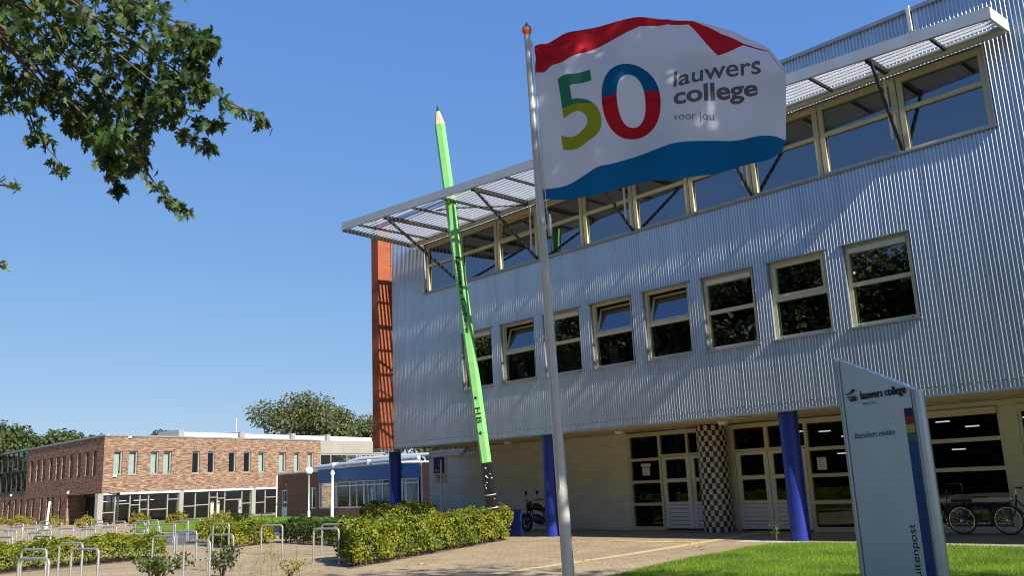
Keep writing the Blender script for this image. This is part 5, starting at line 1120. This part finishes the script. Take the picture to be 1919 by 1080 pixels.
def leaf_geo(base, d, n, s):
    v = leafverts(base, d, n, s); d = d.normalized(); n = (n-d*n.dot(d)).normalized(); return v+[base+(d*ctr[1]+n*-.02)*s]
nO = len(out); LF = [(i, (i+1) % nO, nO) for i in range(nO)]
leaves = []
def addleaf(p, loose=1.):
    d = Vector((random.gauss(0, .55), random.gauss(0, .55), -.75+random.gauss(0, .45))); n = Vector((random.gauss(.2, .7), random.gauss(-.2, .7), random.gauss(.5, .6)))
    leaves.append((Vector(p), d, n, random.uniform(.062, .105)))
for x, y, z, r in MAPLE_CLUMPS:
    for k in range(int(330*r+14*(r < .15))):
        v = Vector((random.gauss(0, 1), random.gauss(0, 1), random.gauss(0, 1))).normalized()*r*(random.random()**.45); addleaf(Vector((x, y, z))+v)
nc = len(leaves)
for tw in MAPLE_TWIGS:
    for a, b in zip(tw, tw[1:]):
        for k in range(11): t = random.random(); addleaf(Vector(a).lerp(Vector(b), t)+Vector([random.gauss(0, .025) for _ in range(3)]))
    for k in range(7): addleaf(Vector(tw[-1])+Vector([random.gauss(0, .02) for _ in range(3)]))
proto = bpy.data.meshes.new('leaf'); proto.from_pydata([tuple(v) for v in leaf_geo(Vector((0, 0, 0)), Vector((0, 1, 0)), Vector((0, 0, 1)), 1.)], [], LF); proto.materials.append(M['lmaple'])
M['lmaple'].node_tree.nodes  # leaves share one material, its tone picked per object or island
single = leaves[nc:][:290]; bulk = leaves[:nc]+leaves[nc:][290:]
tones = []
for col in ((.018, .04, .011), (.03, .062, .013), (.05, .09, .018), (.10, .145, .032)):
    q = proto.copy(); q.materials[0] = leafmat('maple_leaf_tone', [col, tuple(c*1.15 for c in col)], .3); tones.append(q)
for p, d, n, s in single:
    o = bpy.data.objects.new('leaf', random.choice(tones)); COL.objects.link(o); o.parent = mt_
    d = d.normalized(); n = (n-d*n.dot(d)).normalized(); b = n.cross(d)*-1
    o.matrix_local = Matrix.Translation(p-wloc(mt_)) @ Matrix(((d.cross(n).x, d.x, n.x, 0), (d.cross(n).y, d.y, n.y, 0), (d.cross(n).z, d.z, n.z, 0), (0, 0, 0, 1))) @ Matrix.Scale(s, 4)
mb = MB()
for p, d, n, s in bulk: mb.add([tuple(v) for v in leaf_geo(p, d, n, s)], LF)
kind(mb.build('foliage', M['lmaple'], mt_, fix=False), 'stuff')
mb = MB()
for tw in YT:
    for k in range(24 if tw is YT[0] else 10):
        p = Vector(tw[-1]).lerp(Vector(tw[0]), random.random()**2*.9)+Vector([random.gauss(0, .03) for _ in range(3)]); d = Vector([random.gauss(0, 1) for _ in range(3)]); n = Vector([random.gauss(0, 1) for _ in range(3)]); mb.add([tuple(v) for v in leaf_geo(p, d, n, random.uniform(.05, .075))], LF)
kind(mb.build('young_leaves', M['lyoung'], mt_, fix=False), 'stuff')
# high crown of the same maple, above and left of the picture
(V, F), cc = crown_cards((-7.4, -.8, 9.5), (3.0, 2.6, 2.8), 5000, .16, 24)
kind(npmesh('crown', V, F, M['lmaple'], mt_), 'stuff')
